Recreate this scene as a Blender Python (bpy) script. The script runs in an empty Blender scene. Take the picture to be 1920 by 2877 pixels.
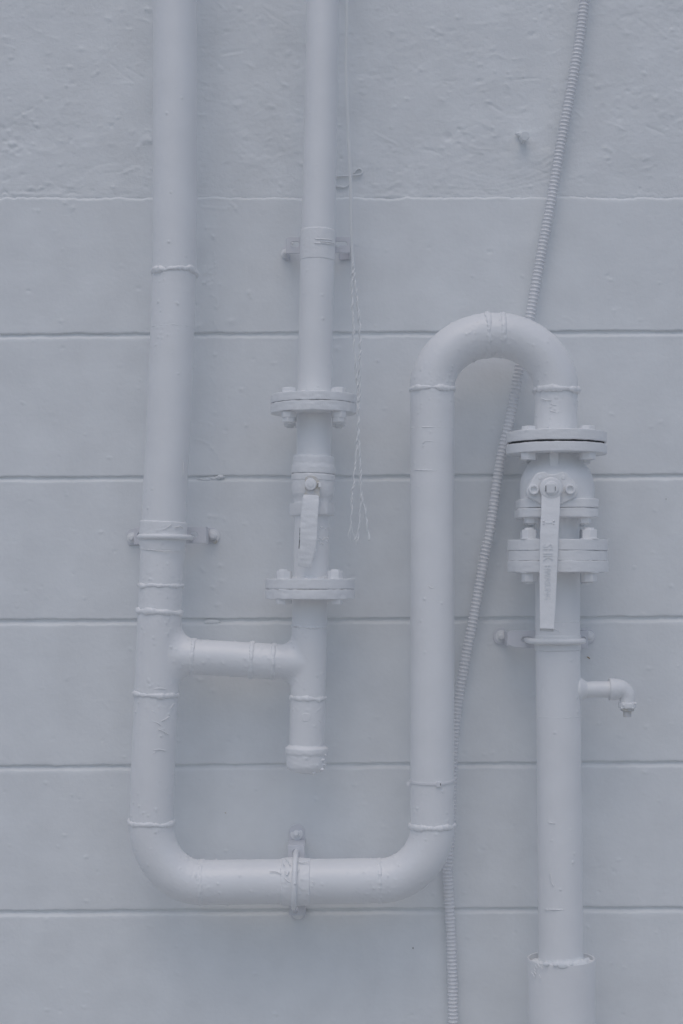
import bpy, bmesh, math, random
import numpy as np
from mathutils import Vector, Matrix

random.seed(7)
scene = bpy.context.scene
col = scene.collection

# ------------------------------------------------------------------ camera, sky, sun, exposure
D = 4.50            # camera distance from the wall plane (wall face is y = 0, camera on the -y side)
F = 4700.0          # focal length in photograph pixels
HY = 1630.0         # eye level in photograph pixels
EYE = 1.60
cam_d = bpy.data.cameras.new('camera')
cam = bpy.data.objects.new('camera', cam_d)
col.objects.link(cam)
cam.location = (0, -D, EYE)
cam.rotation_euler = (math.radians(90), 0, 0)
cam_d.sensor_fit = 'VERTICAL'
cam_d.sensor_height = 36.0
cam_d.sensor_width = 24.0
cam_d.lens = 36.0 * F / 2877.0
cam_d.shift_y = (HY - 1438.5) / 2877.0
cam_d.clip_start = 0.05
cam_d.clip_end = 500
scene.camera = cam

SUN_EL, SUN_AZ = 62.0, -10.0      # azimuth measured from the camera side (-y), negative = to the left
world = bpy.data.worlds.new('World')
scene.world = world
world.use_nodes = True
wn = world.node_tree
bg = wn.nodes['Background']
sky = wn.nodes.new('ShaderNodeTexSky')
sky.sky_type = 'NISHITA'
sky.sun_disc = False
sky.sun_elevation = math.radians(SUN_EL)
sky.sun_rotation = math.radians(180 - SUN_AZ)
sky.air_density = 1.0
sky.dust_density = 2.2
sky.ozone_density = 1.0
wn.links.new(sky.outputs[0], bg.inputs[0])
bg.inputs[1].default_value = 0.15

sun_d = bpy.data.lights.new('sun', 'SUN')
sun_d.energy = 0.5
sun_d.angle = math.radians(70)
sun_d.color = (1.0, 0.94, 0.86)
sun = bpy.data.objects.new('sun', sun_d)
col.objects.link(sun)
_e, _a = math.radians(SUN_EL), math.radians(SUN_AZ)
_dir = Vector((math.cos(_e) * math.sin(_a), -math.cos(_e) * math.cos(_a), math.sin(_e)))
sun.rotation_euler = _dir.to_track_quat('Z', 'Y').to_euler()
sun.location = (-2, -4, 5)

vs = scene.view_settings
vs.view_transform = 'Standard'
vs.look = 'None'
vs.exposure = -0.65
vs.gamma = 1.0
vs.use_curve_mapping = False
scene.cycles.max_bounces = 8
scene.cycles.diffuse_bounces = 6

# ------------------------------------------------------------------ pixel <-> place
def S(d):
    return (D - d) / F

def P(px, py, d):
    k = S(d)
    return Vector(((px - 960.0) * k, -d, EYE + (HY - py) * k))

def fy(py, rpx, d):
    """centre-plane row of a ring whose front rim is seen at row py"""
    r = rpx * S(d)
    return HY + (py - HY) * (D - d - r) / (D - d)

# ------------------------------------------------------------------ noise
def _h(ix, iy, iz, seed):
    n = (ix.astype(np.int64) * 374761393 + iy.astype(np.int64) * 668265263 + iz.astype(np.int64) * 2147483647 + seed * 1274126177) & 0xffffffff
    n = ((n ^ (n >> 13)) * 1274126177) & 0xffffffff
    n = ((n ^ (n >> 16)) * 2246822519) & 0xffffffff
    n = n ^ (n >> 15)
    return (n & 0xffffff).astype(np.float32) / float(0xffffff)

def vnoise(p, seed=0):
    i = np.floor(p); f = p - i; f = f * f * (3 - 2 * f)
    i = i.astype(np.int64)
    out = 0
    for a in (0, 1):
        wa = f[:, 0] if a else 1 - f[:, 0]
        for b in (0, 1):
            wb = f[:, 1] if b else 1 - f[:, 1]
            for c in (0, 1):
                wc = f[:, 2] if c else 1 - f[:, 2]
                out = out + wa * wb * wc * _h(i[:, 0] + a, i[:, 1] + b, i[:, 2] + c, seed)
    return out * 2 - 1

def vnoise2(x, y, seed=0):
    ix = np.floor(x); iy = np.floor(y); fx = x - ix; fy_ = y - iy
    fx = fx * fx * (3 - 2 * fx); fy_ = fy_ * fy_ * (3 - 2 * fy_)
    ix = ix.astype(np.int64); iy = iy.astype(np.int64); z = np.zeros_like(ix)
    a = _h(ix, iy, z, seed); b = _h(ix + 1, iy, z, seed); c = _h(ix, iy + 1, z, seed); d = _h(ix + 1, iy + 1, z, seed)
    return ((a * (1 - fx) + b * fx) * (1 - fy_) + (c * (1 - fx) + d * fx) * fy_) * 2 - 1

def fbm2(x, y, octs=4, seed=0):
    o = 0; a = 1.0; t = 0
    for k in range(octs):
        o = o + a * vnoise2(x * 2 ** k + 17.3 * k, y * 2 ** k - 9.1 * k, seed + k); t += a; a *= 0.5
    return o / t

def fbm3(p, octs=3, seed=0):
    o = 0; a = 1.0; t = 0
    for k in range(octs):
        o = o + a * vnoise(p * 2 ** k + 7.7 * k, seed + k); t += a; a *= 0.5
    return o / t

def specks(p, cell, prob, rmin, rmax, seed=0):
    """sparse round bumps; returns 0..1 times size"""
    q = p / cell
    i0 = np.floor(q).astype(np.int64)
    out = np.zeros(len(p), dtype=np.float32)
    for a in (-1, 0, 1):
        for b in (-1, 0, 1):
            for c in (-1, 0, 1):
                ix, iy, iz = i0[:, 0] + a, i0[:, 1] + b, i0[:, 2] + c
                on = _h(ix, iy, iz, seed) < prob
                if not on.any():
                    continue
                cx = (ix + _h(ix, iy, iz, seed + 1)) * cell
                cy = (iy + _h(ix, iy, iz, seed + 2)) * cell
                cz = (iz + _h(ix, iy, iz, seed + 3)) * cell
                r = rmin + (rmax - rmin) * _h(ix, iy, iz, seed + 4) ** 2
                dd = ((p[:, 0] - cx) ** 2 + (p[:, 1] - cy) ** 2 + (p[:, 2] - cz) ** 2) / r ** 2
                out = np.maximum(out, np.where(on & (dd < 1), (1 - dd) ** 1.3 * r, 0))
    return out

WELDS = []      # places where spatter gathers

def paint_offset(co, amp=1.0, seed=0, spat=1.0, rough=0.0):
    h = 0.00045 * amp * fbm3(co / 0.06, 2, seed + 11)
    h = h + 0.00018 * amp * fbm3(co / 0.012, 2, seed + 31)
    if rough:
        h = h + rough * fbm3(co / np.array([0.012, 0.012, 0.006]), 3, seed + 51)
    if rough > .0008:
        h = h + 1.1 * rough * np.maximum(0, fbm3(co / 0.02, 3, seed + 61))
    if spat:
        prob = np.full(len(co), 0.06 * spat)
        for w, rr in WELDS:
            w = np.array(w)
            dd = ((co - w) ** 2).sum(1)
            prob += 0.75 * np.exp(-dd / (rr * rr)) * spat
        h = h + 0.85 * specks(co, 0.0095, np.clip(prob, 0, 0.9), 0.0014, 0.0040, seed + 71)
        near = np.clip(prob - 0.1, 0, 0.8)
        h = h + 0.0022 * near * np.maximum(0, fbm3(co / 0.007, 3, seed + 91) - .05)
    return h

# ------------------------------------------------------------------ materials
def mat_paint(name, colr=(0.74, 0.745, 0.755), rough=0.5, grain=0.0003, brush=0.0, mottled=0.02, stain=None, spec=0.35):
    m = bpy.data.materials.new(name)
    m.use_nodes = True
    nt = m.node_tree; N = nt.nodes; L = nt.links
    b = N['Principled BSDF']
    b.inputs['Roughness'].default_value = rough
    b.inputs['Specular IOR Level'].default_value = spec
    g = N.new('ShaderNodeNewGeometry')
    n1 = N.new('ShaderNodeTexNoise'); n1.inputs['Scale'].default_value = 9; n1.inputs['Detail'].default_value = 5
    L.new(g.outputs['Position'], n1.inputs['Vector'])
    cr = N.new('ShaderNodeValToRGB')
    c0 = [c * (1 - mottled * 1.6) for c in colr]; c1 = [min(1, c * (1 + mottled)) for c in colr]
    cr.color_ramp.elements[0].position = 0.3; cr.color_ramp.elements[0].color = (c0[0], c0[1], c0[2], 1)
    cr.color_ramp.elements[1].position = 0.7; cr.color_ramp.elements[1].color = (c1[0], c1[1], c1[2], 1)
    L.new(n1.outputs[0], cr.inputs[0])
    src = cr.outputs[0]
    if stain:
        n4 = N.new('ShaderNodeTexNoise'); n4.inputs['Scale'].default_value = 60; n4.inputs['Detail'].default_value = 3
        L.new(g.outputs['Position'], n4.inputs['Vector'])
        r2 = N.new('ShaderNodeValToRGB'); r2.color_ramp.elements[0].position = 0.42; r2.color_ramp.elements[1].position = 0.6
        L.new(n4.outputs[0], r2.inputs[0])
        mx = N.new('ShaderNodeMix'); mx.data_type = 'RGBA'
        L.new(r2.outputs[0], mx.inputs[0]); L.new(src, mx.inputs[6]); mx.inputs[7].default_value = (*stain, 1)
        src = mx.outputs[2]
    L.new(src, b.inputs['Base Color'])
    n2 = N.new('ShaderNodeTexNoise'); n2.inputs['Scale'].default_value = 420; n2.inputs['Detail'].default_value = 3
    L.new(g.outputs['Position'], n2.inputs['Vector'])
    n3 = N.new('ShaderNodeTexNoise'); n3.inputs['Scale'].default_value = 110; n3.inputs['Detail'].default_value = 4
    mp = N.new('ShaderNodeMapping'); mp.inputs['Scale'].default_value = (0.45, 1, 1.0) if brush else (1, 1, 1)
    L.new(g.outputs['Position'], mp.inputs['Vector']); L.new(mp.outputs[0], n3.inputs['Vector'])
    ad = N.new('ShaderNodeMath'); ad.operation = 'MULTIPLY_ADD'
    L.new(n2.outputs[0], ad.inputs[0]); ad.inputs[1].default_value = 0.35; L.new(n3.outputs[0], ad.inputs[2])
    bp = N.new('ShaderNodeBump'); bp.inputs['Strength'].default_value = 1.0; bp.inputs['Distance'].default_value = grain
    L.new(ad.outputs[0], bp.inputs['Height']); L.new(bp.outputs[0], b.inputs['Normal'])
    return m

M_PIPE = mat_paint('painted_steel', (0.875, 0.88, 0.885), 0.36, 0.0003, spec=0.7)
M_CAST = mat_paint('painted_casting', (0.875, 0.88, 0.885), 0.40, 0.0008, spec=0.65)
M_BOARD = mat_paint('painted_board', (0.825, 0.843, 0.85), 0.58, 0.00055, brush=0, mottled=0.03)
M_PLAST = mat_paint('painted_plaster', (0.825, 0.843, 0.85), 0.66, 0.0013, brush=0, mottled=0.035)
M_COND = mat_paint('painted_conduit', (0.82, 0.825, 0.84), 0.45, 0.0002)
M_ROPE = mat_paint('painted_cord', (0.84, 0.85, 0.85), 0.7, 0.0004)
M_BRK = mat_paint('painted_bracket', (0.74, 0.745, 0.775), 0.5, 0.0005)
M_RUST = mat_paint('rust_stained_paint', (0.70, 0.70, 0.71), 0.6, 0.0008, stain=(0.66, 0.63, 0.56))
M_OCHRE = mat_paint('ochre_scratch', (0.42, 0.30, 0.17), 0.7, 0.0005)
M_DARK = mat_paint('dark_gasket', (0.08, 0.08, 0.085), 0.8, 0.0008)
M_GRND = mat_paint('concrete_ground', (0.50, 0.50, 0.49), 0.85, 0.002, mottled=0.08)

# ------------------------------------------------------------------ object helpers
def tag(o, label=None, cat=None, group=None, kind=None):
    if label: o['label'] = label
    if cat: o['category'] = cat
    if group: o['group'] = group
    if kind: o['kind'] = kind
    return o

def thing(name, loc, label, cat, group=None):
    o = bpy.data.objects.new(name, None)
    col.objects.link(o)
    o.location = loc
    o.empty_display_size = 0.05
    return tag(o, label, cat, group)

def mesh_obj(name, verts, faces, mat, parent=None, smooth=True, sharp=None):
    me = bpy.data.meshes.new(name)
    verts = np.asarray(verts, dtype=np.float32)
    if isinstance(faces, np.ndarray):
        nf, k = faces.shape
        me.vertices.add(len(verts)); me.vertices.foreach_set('co', verts.ravel())
        me.loops.add(nf * k); me.loops.foreach_set('vertex_index', faces.ravel().astype(np.int32))
        me.polygons.add(nf)
        me.polygons.foreach_set('loop_start', np.arange(0, nf * k, k, dtype=np.int32))
        me.polygons.foreach_set('loop_total', np.full(nf, k, dtype=np.int32))
        me.update(calc_edges=True); me.validate()
    else:
        me.from_pydata([tuple(v) for v in verts], [], faces)
        me.update()
    return link_mesh(name, me, mat, parent, smooth, sharp)

def link_mesh(name, me, mat, parent=None, smooth=True, sharp=None):
    me.materials.clear()
    me.materials.append(mat)
    me.polygons.foreach_set('use_smooth', [smooth] * len(me.polygons))
    if sharp is not None and smooth:
        me.set_sharp_from_angle(angle=math.radians(sharp))
    o = bpy.data.objects.new(name, me)
    col.objects.link(o)
    if parent is not None:
        o.parent = parent
        o.matrix_parent_inverse = world_of(parent).inverted()
    return o

def world_of(o):
    m = Matrix.Translation(o.location)
    if o.type == 'EMPTY':
        return m
    return Matrix.Identity(4)

def rings_mesh(rings, closed=True, cap=True):
    """rings: (n, m, 3) array -> verts, faces"""
    n, m, _ = rings.shape
    verts = rings.reshape(-1, 3)
    i = np.arange(n - 1)[:, None] * m
    j = np.arange(m)[None, :]
    j2 = (j + 1) % m
    f = np.stack([i + j, i + j2, i + m + j2, i + m + j], axis=-1).reshape(-1, 4)
    faces = f
    if cap:
        lst = f.tolist()
        lst.append(list(range(m))[::-1])
        lst.append([(n - 1) * m + t for t in range(m)])
        faces = lst
    return verts, faces

def ring_normals(rings):
    a = np.gradient(rings, axis=0)
    b = np.roll(rings, -1, axis=1) - np.roll(rings, 1, axis=1)
    n = np.cross(b, a)
    L = np.linalg.norm(n, axis=-1, keepdims=True); L[L == 0] = 1
    n = n / L
    c = rings.mean(axis=1, keepdims=True)
    s = np.sign(((rings - c) * n).sum(-1, keepdims=True).mean())
    return n * (s if s != 0 else 1)

def frames(path):
    path = np.asarray(path, dtype=float)
    t = np.gradient(path, axis=0)
    t /= np.linalg.norm(t, axis=1, keepdims=True)
    ref = np.array([0, 1.0, 0]) if abs(t[0, 1]) < 0.9 else np.array([1.0, 0, 0])
    u = ref - t[0] * ref.dot(t[0]); u /= np.linalg.norm(u)
    U = [u]
    for k in range(1, len(path)):
        u = U[-1] - t[k] * U[-1].dot(t[k]); u /= np.linalg.norm(u)
        U.append(u)
    U = np.array(U); V = np.cross(t, U)
    return t, U, V

def resample(path, step):
    path = np.asarray([tuple(p) for p in path], dtype=float)
    seg = np.linalg.norm(np.diff(path, axis=0), axis=1)
    s = np.concatenate([[0], np.cumsum(seg)])
    n = max(2, int(math.ceil(s[-1] / step)) + 1)
    q = np.linspace(0, s[-1], n)
    return np.stack([np.interp(q, s, path[:, c]) for c in range(3)], axis=1), q

def smooth_path(pts, step=0.01, n=12):
    """Catmull-Rom through points"""
    p = [np.array(tuple(v)) for v in pts]
    p = [2 * p[0] - p[1]] + p + [2 * p[-1] - p[-2]]
    out = []
    for i in range(1, len(p) - 2):
        for k in range(n):
            t = k / n
            out.append(0.5 * ((2 * p[i]) + (-p[i - 1] + p[i + 1]) * t + (2 * p[i - 1] - 5 * p[i] + 4 * p[i + 1] - p[i + 2]) * t * t + (-p[i - 1] + 3 * p[i] - 3 * p[i + 1] + p[i + 2]) * t ** 3))
    out.append(p[-2])
    return resample(out, step)[0]

def tube(name, path, r, mat, parent=None, ns=132, step=0.0026, amp=1.0, seed=0, spat=1.0, rough=0.0, cap=False, resamp=True, dense_ok=True):
    if resamp:
        pth, s = resample(path, step)
    else:
        pth = np.asarray([tuple(p) for p in path], dtype=float)
    t, U, V = frames(pth)
    th = np.linspace(0, 2 * math.pi, ns, endpoint=False)
    rr = np.full(len(pth), r) if np.isscalar(r) else np.interp(np.linspace(0, 1, len(pth)), np.linspace(0, 1, len(r)), r)
    nrm = U[:, None, :] * np.cos(th)[None, :, None] + V[:, None, :] * np.sin(th)[None, :, None]
    rings = pth[:, None, :] + nrm * rr[:, None, None]
    if amp or rough or spat:
        h = paint_offset(rings.reshape(-1, 3), amp, seed, spat, rough).reshape(len(pth), ns)
        rings = rings + nrm * h[:, :, None]
    v, f = rings_mesh(rings, cap=cap)
    return mesh_obj(name, v, f, mat, parent)

def round_profile(pts, rad, n=4):
    """pts: list of (a, b); rounds the inner corners"""
    out = [pts[0]]
    for i in range(1, len(pts) - 1):
        p0, p1, p2 = (np.array(x, dtype=float) for x in pts[i - 1:i + 2])
        d0 = p0 - p1; d2 = p2 - p1
        l0, l2 = np.linalg.norm(d0), np.linalg.norm(d2)
        if l0 < 1e-9 or l2 < 1e-9:
            continue
        r = min(rad, l0 * 0.48, l2 * 0.48)
        a = p1 + d0 / l0 * r; b = p1 + d2 / l2 * r
        for k in range(n + 1):
            t = k / n
            out.append(tuple((1 - t) ** 2 * a + 2 * t * (1 - t) * p1 + t * t * b))
    out.append(pts[-1])
    return out

def densify(pts, step):
    out = [pts[0]]
    for a, b in zip(pts[:-1], pts[1:]):
        a = np.array(a, float); b = np.array(b, float)
        n = max(1, int(np.linalg.norm(b - a) / step))
        for k in range(1, n + 1):
            out.append(tuple(a + (b - a) * k / n))
    return out

def lathe(name, base, axis, prof, mat, parent=None, ns=96, rad=0.002, step=0.003, amp=1.0, seed=0, spat=0.6, rough=0.0, cap=False, sharp=50, wob=0.0):
    """prof: list of (radius, distance along the axis) in metres"""
    pr = densify(round_profile(prof, rad), step)
    pr = np.array(pr)
    ax = np.array(tuple(axis), float); ax /= np.linalg.norm(ax)
    ref = np.array([0, 1.0, 0]) if abs(ax[1]) < 0.9 else np.array([1.0, 0, 0])
    u = ref - ax * ref.dot(ax); u /= np.linalg.norm(u); v = np.cross(ax, u)
    th = np.linspace(0, 2 * math.pi, ns, endpoint=False)
    nr = u[None] * np.cos(th)[:, None] + v[None] * np.sin(th)[:, None]
    rings = np.array(tuple(base))[None, None] + ax[None, None] * pr[:, 1][:, None, None] + nr[None] * pr[:, 0][:, None, None]
    if amp or rough or spat:
        n = ring_normals(rings)
        h = paint_offset(rings.reshape(-1, 3), amp, seed, spat, rough).reshape(rings.shape[:2])
        live = (pr[:, 0] > 0.002)[:, None]
        rings = rings + n * (h * live)[:, :, None]
    if wob:
        w = 1.3 * fbm3(rings.reshape(-1, 3) / 0.016, 3, seed + 5).reshape(rings.shape[:2])
        rings = rings + ax[None, None] * (w * wob)[:, :, None]
    v, f = rings_mesh(rings, cap=cap)
    return mesh_obj(name, v, f, mat, parent, sharp=sharp)

def ring_px(name, cxl, d, prof_px, mat, parent=None, front=True, **kw):
    """vertical turned part: prof_px = [(row, radius px), ...] rows as seen on the front rim; cxl = (x_at_row_a, row_a, x_at_row_b, row_b)"""
    k = S(d)
    xa, ya, xb, yb = cxl
    A = P(xa, ya, d); B = P(xb, yb, d)
    ax = (B - A).normalized()
    prof = []
    for row, rp in prof_px:
        row_c = fy(row, rp, d) if front else row
        prof.append((rp * k, (row_c - ya) * k))
    return lathe(name, A, ax, prof, mat, parent, **kw)

def bead(name, c, axis, R, w, mat, parent, seed=0, wave=0.004, flat=0.75, cluster=True):
    """weld seam around a pipe"""
    axis = Vector(axis).normalized()
    ref = Vector((0, 1, 0)) if abs(axis.y) < 0.9 else Vector((1, 0, 0))
    u = (ref - axis * ref.dot(axis)).normalized(); v = axis.cross(u)
    n = 240; m = 20
    th = np.linspace(0, 2 * math.pi, n, endpoint=False)
    cs = np.stack([np.cos(th), np.sin(th), np.zeros(n)], 1)
    wv = 1.25 * wave * fbm3(cs * 1.6 + seed * 3.1, 4, seed)
    ww = 1.12 * w * (1 + 0.75 * fbm3(cs * 3.2 + seed, 3, seed + 9))
    ph = np.linspace(0, 2 * math.pi, m, endpoint=False)
    nr = np.array(u)[None] * np.cos(th)[:, None] + np.array(v)[None] * np.sin(th)[:, None]
    rings = (np.array(c)[None, None] + nr[:, None] * (R + ww[:, None, None] * flat * np.cos(ph)[None, :, None])
             + np.array(axis)[None, None] * (wv[:, None, None] + ww[:, None, None] * np.sin(ph)[None, :, None]))
    flatp = rings.reshape(-1, 3)
    lump = 0.0017 * fbm3(flatp / 0.007, 3, seed + 3) + 0.6 * specks(flatp, 0.009, 0.35, 0.0012, 0.0036, seed + 13)
    nn = nr[:, None] * np.cos(ph)[None, :, None] + np.array(axis)[None, None] * np.sin(ph)[None, :, None]
    rings = rings + nn * lump.reshape(n, m)[:, :, None]
    rings = np.concatenate([rings, rings[:1]], 0)
    vv, ff = rings_mesh(rings, cap=False)
    if cluster:
        WELDS.append((tuple(c), R * 1.35))
    return mesh_obj(name, vv, ff, mat, parent)

def loft_rect(name, path, widths, thicks, mat, parent=None, side=(1, 0, 0), expo=6.0, ns=44, step=0.003, amp=1.0, seed=0, rough=0.0, spat=0.5, hollow=False):
    """a bar of rounded rectangular section along a path; side = width direction"""
    path = np.asarray([tuple(p) for p in path], float)
    seg = np.linalg.norm(np.diff(path, axis=0), axis=1); s = np.concatenate([[0], np.cumsum(seg)])
    n = max(4, int(s[-1] / step))
    q = np.linspace(0, s[-1], n)
    c = np.stack([np.interp(q, s, path[:, a]) for a in range(3)], 1)
    w = np.interp(q, s, widths); t = np.interp(q, s, thicks)
    tan = np.gradient(c, axis=0); tan /= np.linalg.norm(tan, axis=1, keepdims=True)
    sd = np.array(side, float)
    sd = sd[None] - tan * (tan @ sd)[:, None]; sd /= np.linalg.norm(sd, axis=1, keepdims=True)
    up = np.cross(tan, sd)
    ph = np.linspace(0, 2 * math.pi, ns, endpoint=False)
    x = np.sign(np.cos(ph)) * np.abs(np.cos(ph)) ** (2 / expo); y = np.sign(np.sin(ph)) * np.abs(np.sin(ph)) ** (2 / expo)
    rings = c[:, None] + sd[:, None] * (x[None, :, None] * w[:, None, None] / 2) + up[:, None] * (y[None, :, None] * t[:, None, None] / 2)
    nn = ring_normals(rings)
    h = paint_offset(rings.reshape(-1, 3), amp, seed, spat, rough).reshape(rings.shape[:2])
    rings = rings + nn * h[:, :, None]
    def endcap(r, tdir):
        cc = r.mean(0)
        return [cc + (r - cc) * k + tdir * o for k, o in ((0.97, 0.0008), (0.9, 0.0014), (0.6, 0.0016), (0.15, 0.0016))]
    a = endcap(rings[0], -tan[0])[::-1]; b = endcap(rings[-1], tan[-1])
    if hollow:
        cc = rings[-1].mean(0); r0 = rings[-1] - cc
        uo = up[-1] * (-1 if up[-1][1] > 0 else 1)          # outward, towards the open side
        A_ = (r0 @ sd[-1])[:, None] * sd[-1]; B_ = (r0 @ uo)[:, None]
        half = np.abs(B_).max()
        b = []
        for kx, ky, o in ((1.0, 1.0, .0008), (.985, .9, .0012), (.93, .70, .0004), (.90, .62, -.006), (.2, .2, -.008)):
            sh = tan[-1] * (o + .0032 * (1 - B_ / half))
            b.append(cc + A_ * kx + uo * B_ * ky + sh)
    rings = np.concatenate([np.array(a), rings, np.array(b)], 0)
    v, f = rings_mesh(rings, cap=True)
    return mesh_obj(name, v, f, mat, parent, sharp=60)

def slab(name, pts, d_front, thick, mat, parent=None, holes=(), bevel=0.0012, px=True, circ=None, seed=0):
    """flat plate facing the camera; outline and holes in photograph pixels at its own depth"""
    cu = bpy.data.curves.new(name, 'CURVE'); cu.dimensions = '2D'; cu.fill_mode = 'BOTH'
    k = S(d_front)
    def cv(p):
        return ((p[0] - 960) * k, EYE + (HY - p[1]) * k)
    for loop in [pts] + list(holes):
        sp = cu.splines.new('POLY'); sp.points.add(len(loop) - 1); sp.use_cyclic_u = True
        for i, p in enumerate(loop):
            x, z = cv(p); sp.points[i].co = (x, z, 0, 1)
    cu.extrude = max(0.0001, thick / 2 - bevel); cu.bevel_depth = bevel; cu.bevel_resolution = 2; cu.offset = -bevel
    tmp = bpy.data.objects.new('tmp', cu); col.objects.link(tmp)
    dg = bpy.context.evaluated_depsgraph_get()
    me = bpy.data.meshes.new_from_object(tmp.evaluated_get(dg))
    bpy.data.objects.remove(tmp); bpy.data.curves.remove(cu)
    R = Matrix.Translation((0, -(d_front - thick / 2), 0)) @ Matrix.Rotation(math.radians(90), 4, 'X')
    me.transform(R); me.name = name
    return link_mesh(name, me, mat, parent, True, 35)

def rpoly(pts, r, n=5):
    """round the corners of a closed polygon given in pixels"""
    out = []
    N = len(pts)
    for i in range(N):
        p0 = np.array(pts[i - 1], float); p1 = np.array(pts[i], float); p2 = np.array(pts[(i + 1) % N], float)
        rr = r[i] if isinstance(r, (list, tuple)) else r
        d0 = p0 - p1; d2 = p2 - p1; l0 = np.linalg.norm(d0); l2 = np.linalg.norm(d2)
        q = min(rr, l0 * .49, l2 * .49)
        a = p1 + d0 / l0 * q; b = p1 + d2 / l2 * q
        for k in range(n + 1):
            t = k / n
            out.append(tuple((1 - t) ** 2 * a + 2 * t * (1 - t) * p1 + t * t * b))
    return out

def circ(cx, cy, r, n=28):
    return [(cx + r * math.cos(2 * math.pi * i / n), cy + r * math.sin(2 * math.pi * i / n)) for i in range(n)]

def slot(x0, x1, yc, h, n=8):
    r = h / 2; pts = []
    for i in range(n + 1):
        a = -math.pi / 2 + math.pi * i / n; pts.append((x1 - r + r * math.cos(a), yc + r * math.sin(a)))
    for i in range(n + 1):
        a = math.pi / 2 + math.pi * i / n; pts.append((x0 + r + r * math.cos(a), yc + r * math.sin(a)))
    return pts

def hexa(name, c, axis, r, h, mat, parent, rot=0.0, sides=6, bev=0.0012, shank=None, collar=None, seed=0):
    """bevelled hexagonal head or nut whose base is at c; optional round shank (radius, length) beyond the top, collar washer below"""
    bm = bmesh.new()
    def prism(r, z0, z1, n, rot, bev):
        lo = [bm.verts.new((r * math.cos(rot + 2 * math.pi * i / n), r * math.sin(rot + 2 * math.pi * i / n), z0)) for i in range(n)]
        hi = [bm.verts.new((v.co.x, v.co.y, z1)) for v in lo]
        fs = [bm.faces.new(lo[::-1]), bm.faces.new(hi)]
        for i in range(n):
            fs.append(bm.faces.new((lo[i], lo[(i + 1) % n], hi[(i + 1) % n], hi[i])))
        if bev:
            es = set()
            for f in fs[1:]:
                for e in f.edges: es.add(e)
            es = [e for e in es if not (abs(e.verts[0].co.z - z0) < 1e-7 and abs(e.verts[1].co.z - z0) < 1e-7)]
            if n > 8:
                es = [e for e in es if abs(e.verts[0].co.z - z1) < 1e-7 and abs(e.verts[1].co.z - z1) < 1e-7]
            bmesh.ops.bevel(bm, geom=es, offset=bev, segments=3, affect='EDGES', profile=0.5)
    z = 0
    if collar:
        prism(collar[0], 0, collar[1], 28, 0, 0.0006); z = collar[1] - 0.0002
    prism(r, z, z + h, sides, rot, bev)
    if shank:
        prism(shank[0], z + h - 0.0005, z + h + shank[1], 18, 0, 0.001)
    me = bpy.data.meshes.new(name); bm.to_mesh(me); bm.free()
    n = len(me.vertices); co = np.empty(n * 3, np.float32); me.vertices.foreach_get('co', co); co = co.reshape(-1, 3)
    wcs = co + np.array(tuple(c))
    co = co + np.stack([vnoise(wcs / 0.009 + k * 9.3, seed + k) for k in range(3)], 1) * 0.0004
    me.vertices.foreach_set('co', co.ravel().astype(np.float32))
    q = Vector(axis).normalized().to_track_quat('Z', 'Y').to_matrix().to_4x4()
    me.transform(Matrix.Translation(Vector(c)) @ q)
    return link_mesh(name, me, mat, parent, True, 40)

def rod(name, a, b, r, mat, parent, ns=16, seed=0):
    return tube(name, [a, b], r, mat, parent, ns=ns, step=0.004, amp=0.5, seed=seed, spat=0.0, cap=True)

def blob(name, c, r3, mat, parent, seed=0, n=20, m=14, rough=0.15):
    th = np.linspace(0, 2 * math.pi, n, endpoint=False); ph = np.linspace(0.02, math.pi - 0.02, m)
    rings = np.stack([np.sin(ph)[:, None] * np.cos(th)[None], np.sin(ph)[:, None] * np.sin(th)[None], np.cos(ph)[:, None] * np.ones(n)[None]], -1)
    fl = rings.reshape(-1, 3)
    k = 1 + rough * fbm3(fl * 1.7 + seed * 5.1, 2, seed)
    rings = (fl * k[:, None]).reshape(m, n, 3) * np.array(r3) + np.array(tuple(c))
    v, f = rings_mesh(rings, cap=True)
    return mesh_obj(name, v, f, mat, parent)

def box_d(name, x0, x1, z0, z1, d0, d1, mat, parent, bev=0.0015):
    bm = bmesh.new()
    bmesh.ops.create_cube(bm, size=1)
    for v in bm.verts:
        v.co = Vector(((x0 + x1) / 2 + v.co.x * (x1 - x0), -((d0 + d1) / 2 + v.co.y * (d1 - d0)), (z0 + z1) / 2 + v.co.z * (z1 - z0)))
    bmesh.ops.recalc_face_normals(bm, faces=bm.faces)
    bmesh.ops.bevel(bm, geom=list(bm.edges), offset=bev, segments=2, affect='EDGES')
    me = bpy.data.meshes.new(name); bm.to_mesh(me); bm.free()
    return link_mesh(name, me, mat, parent, True, 40)

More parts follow.
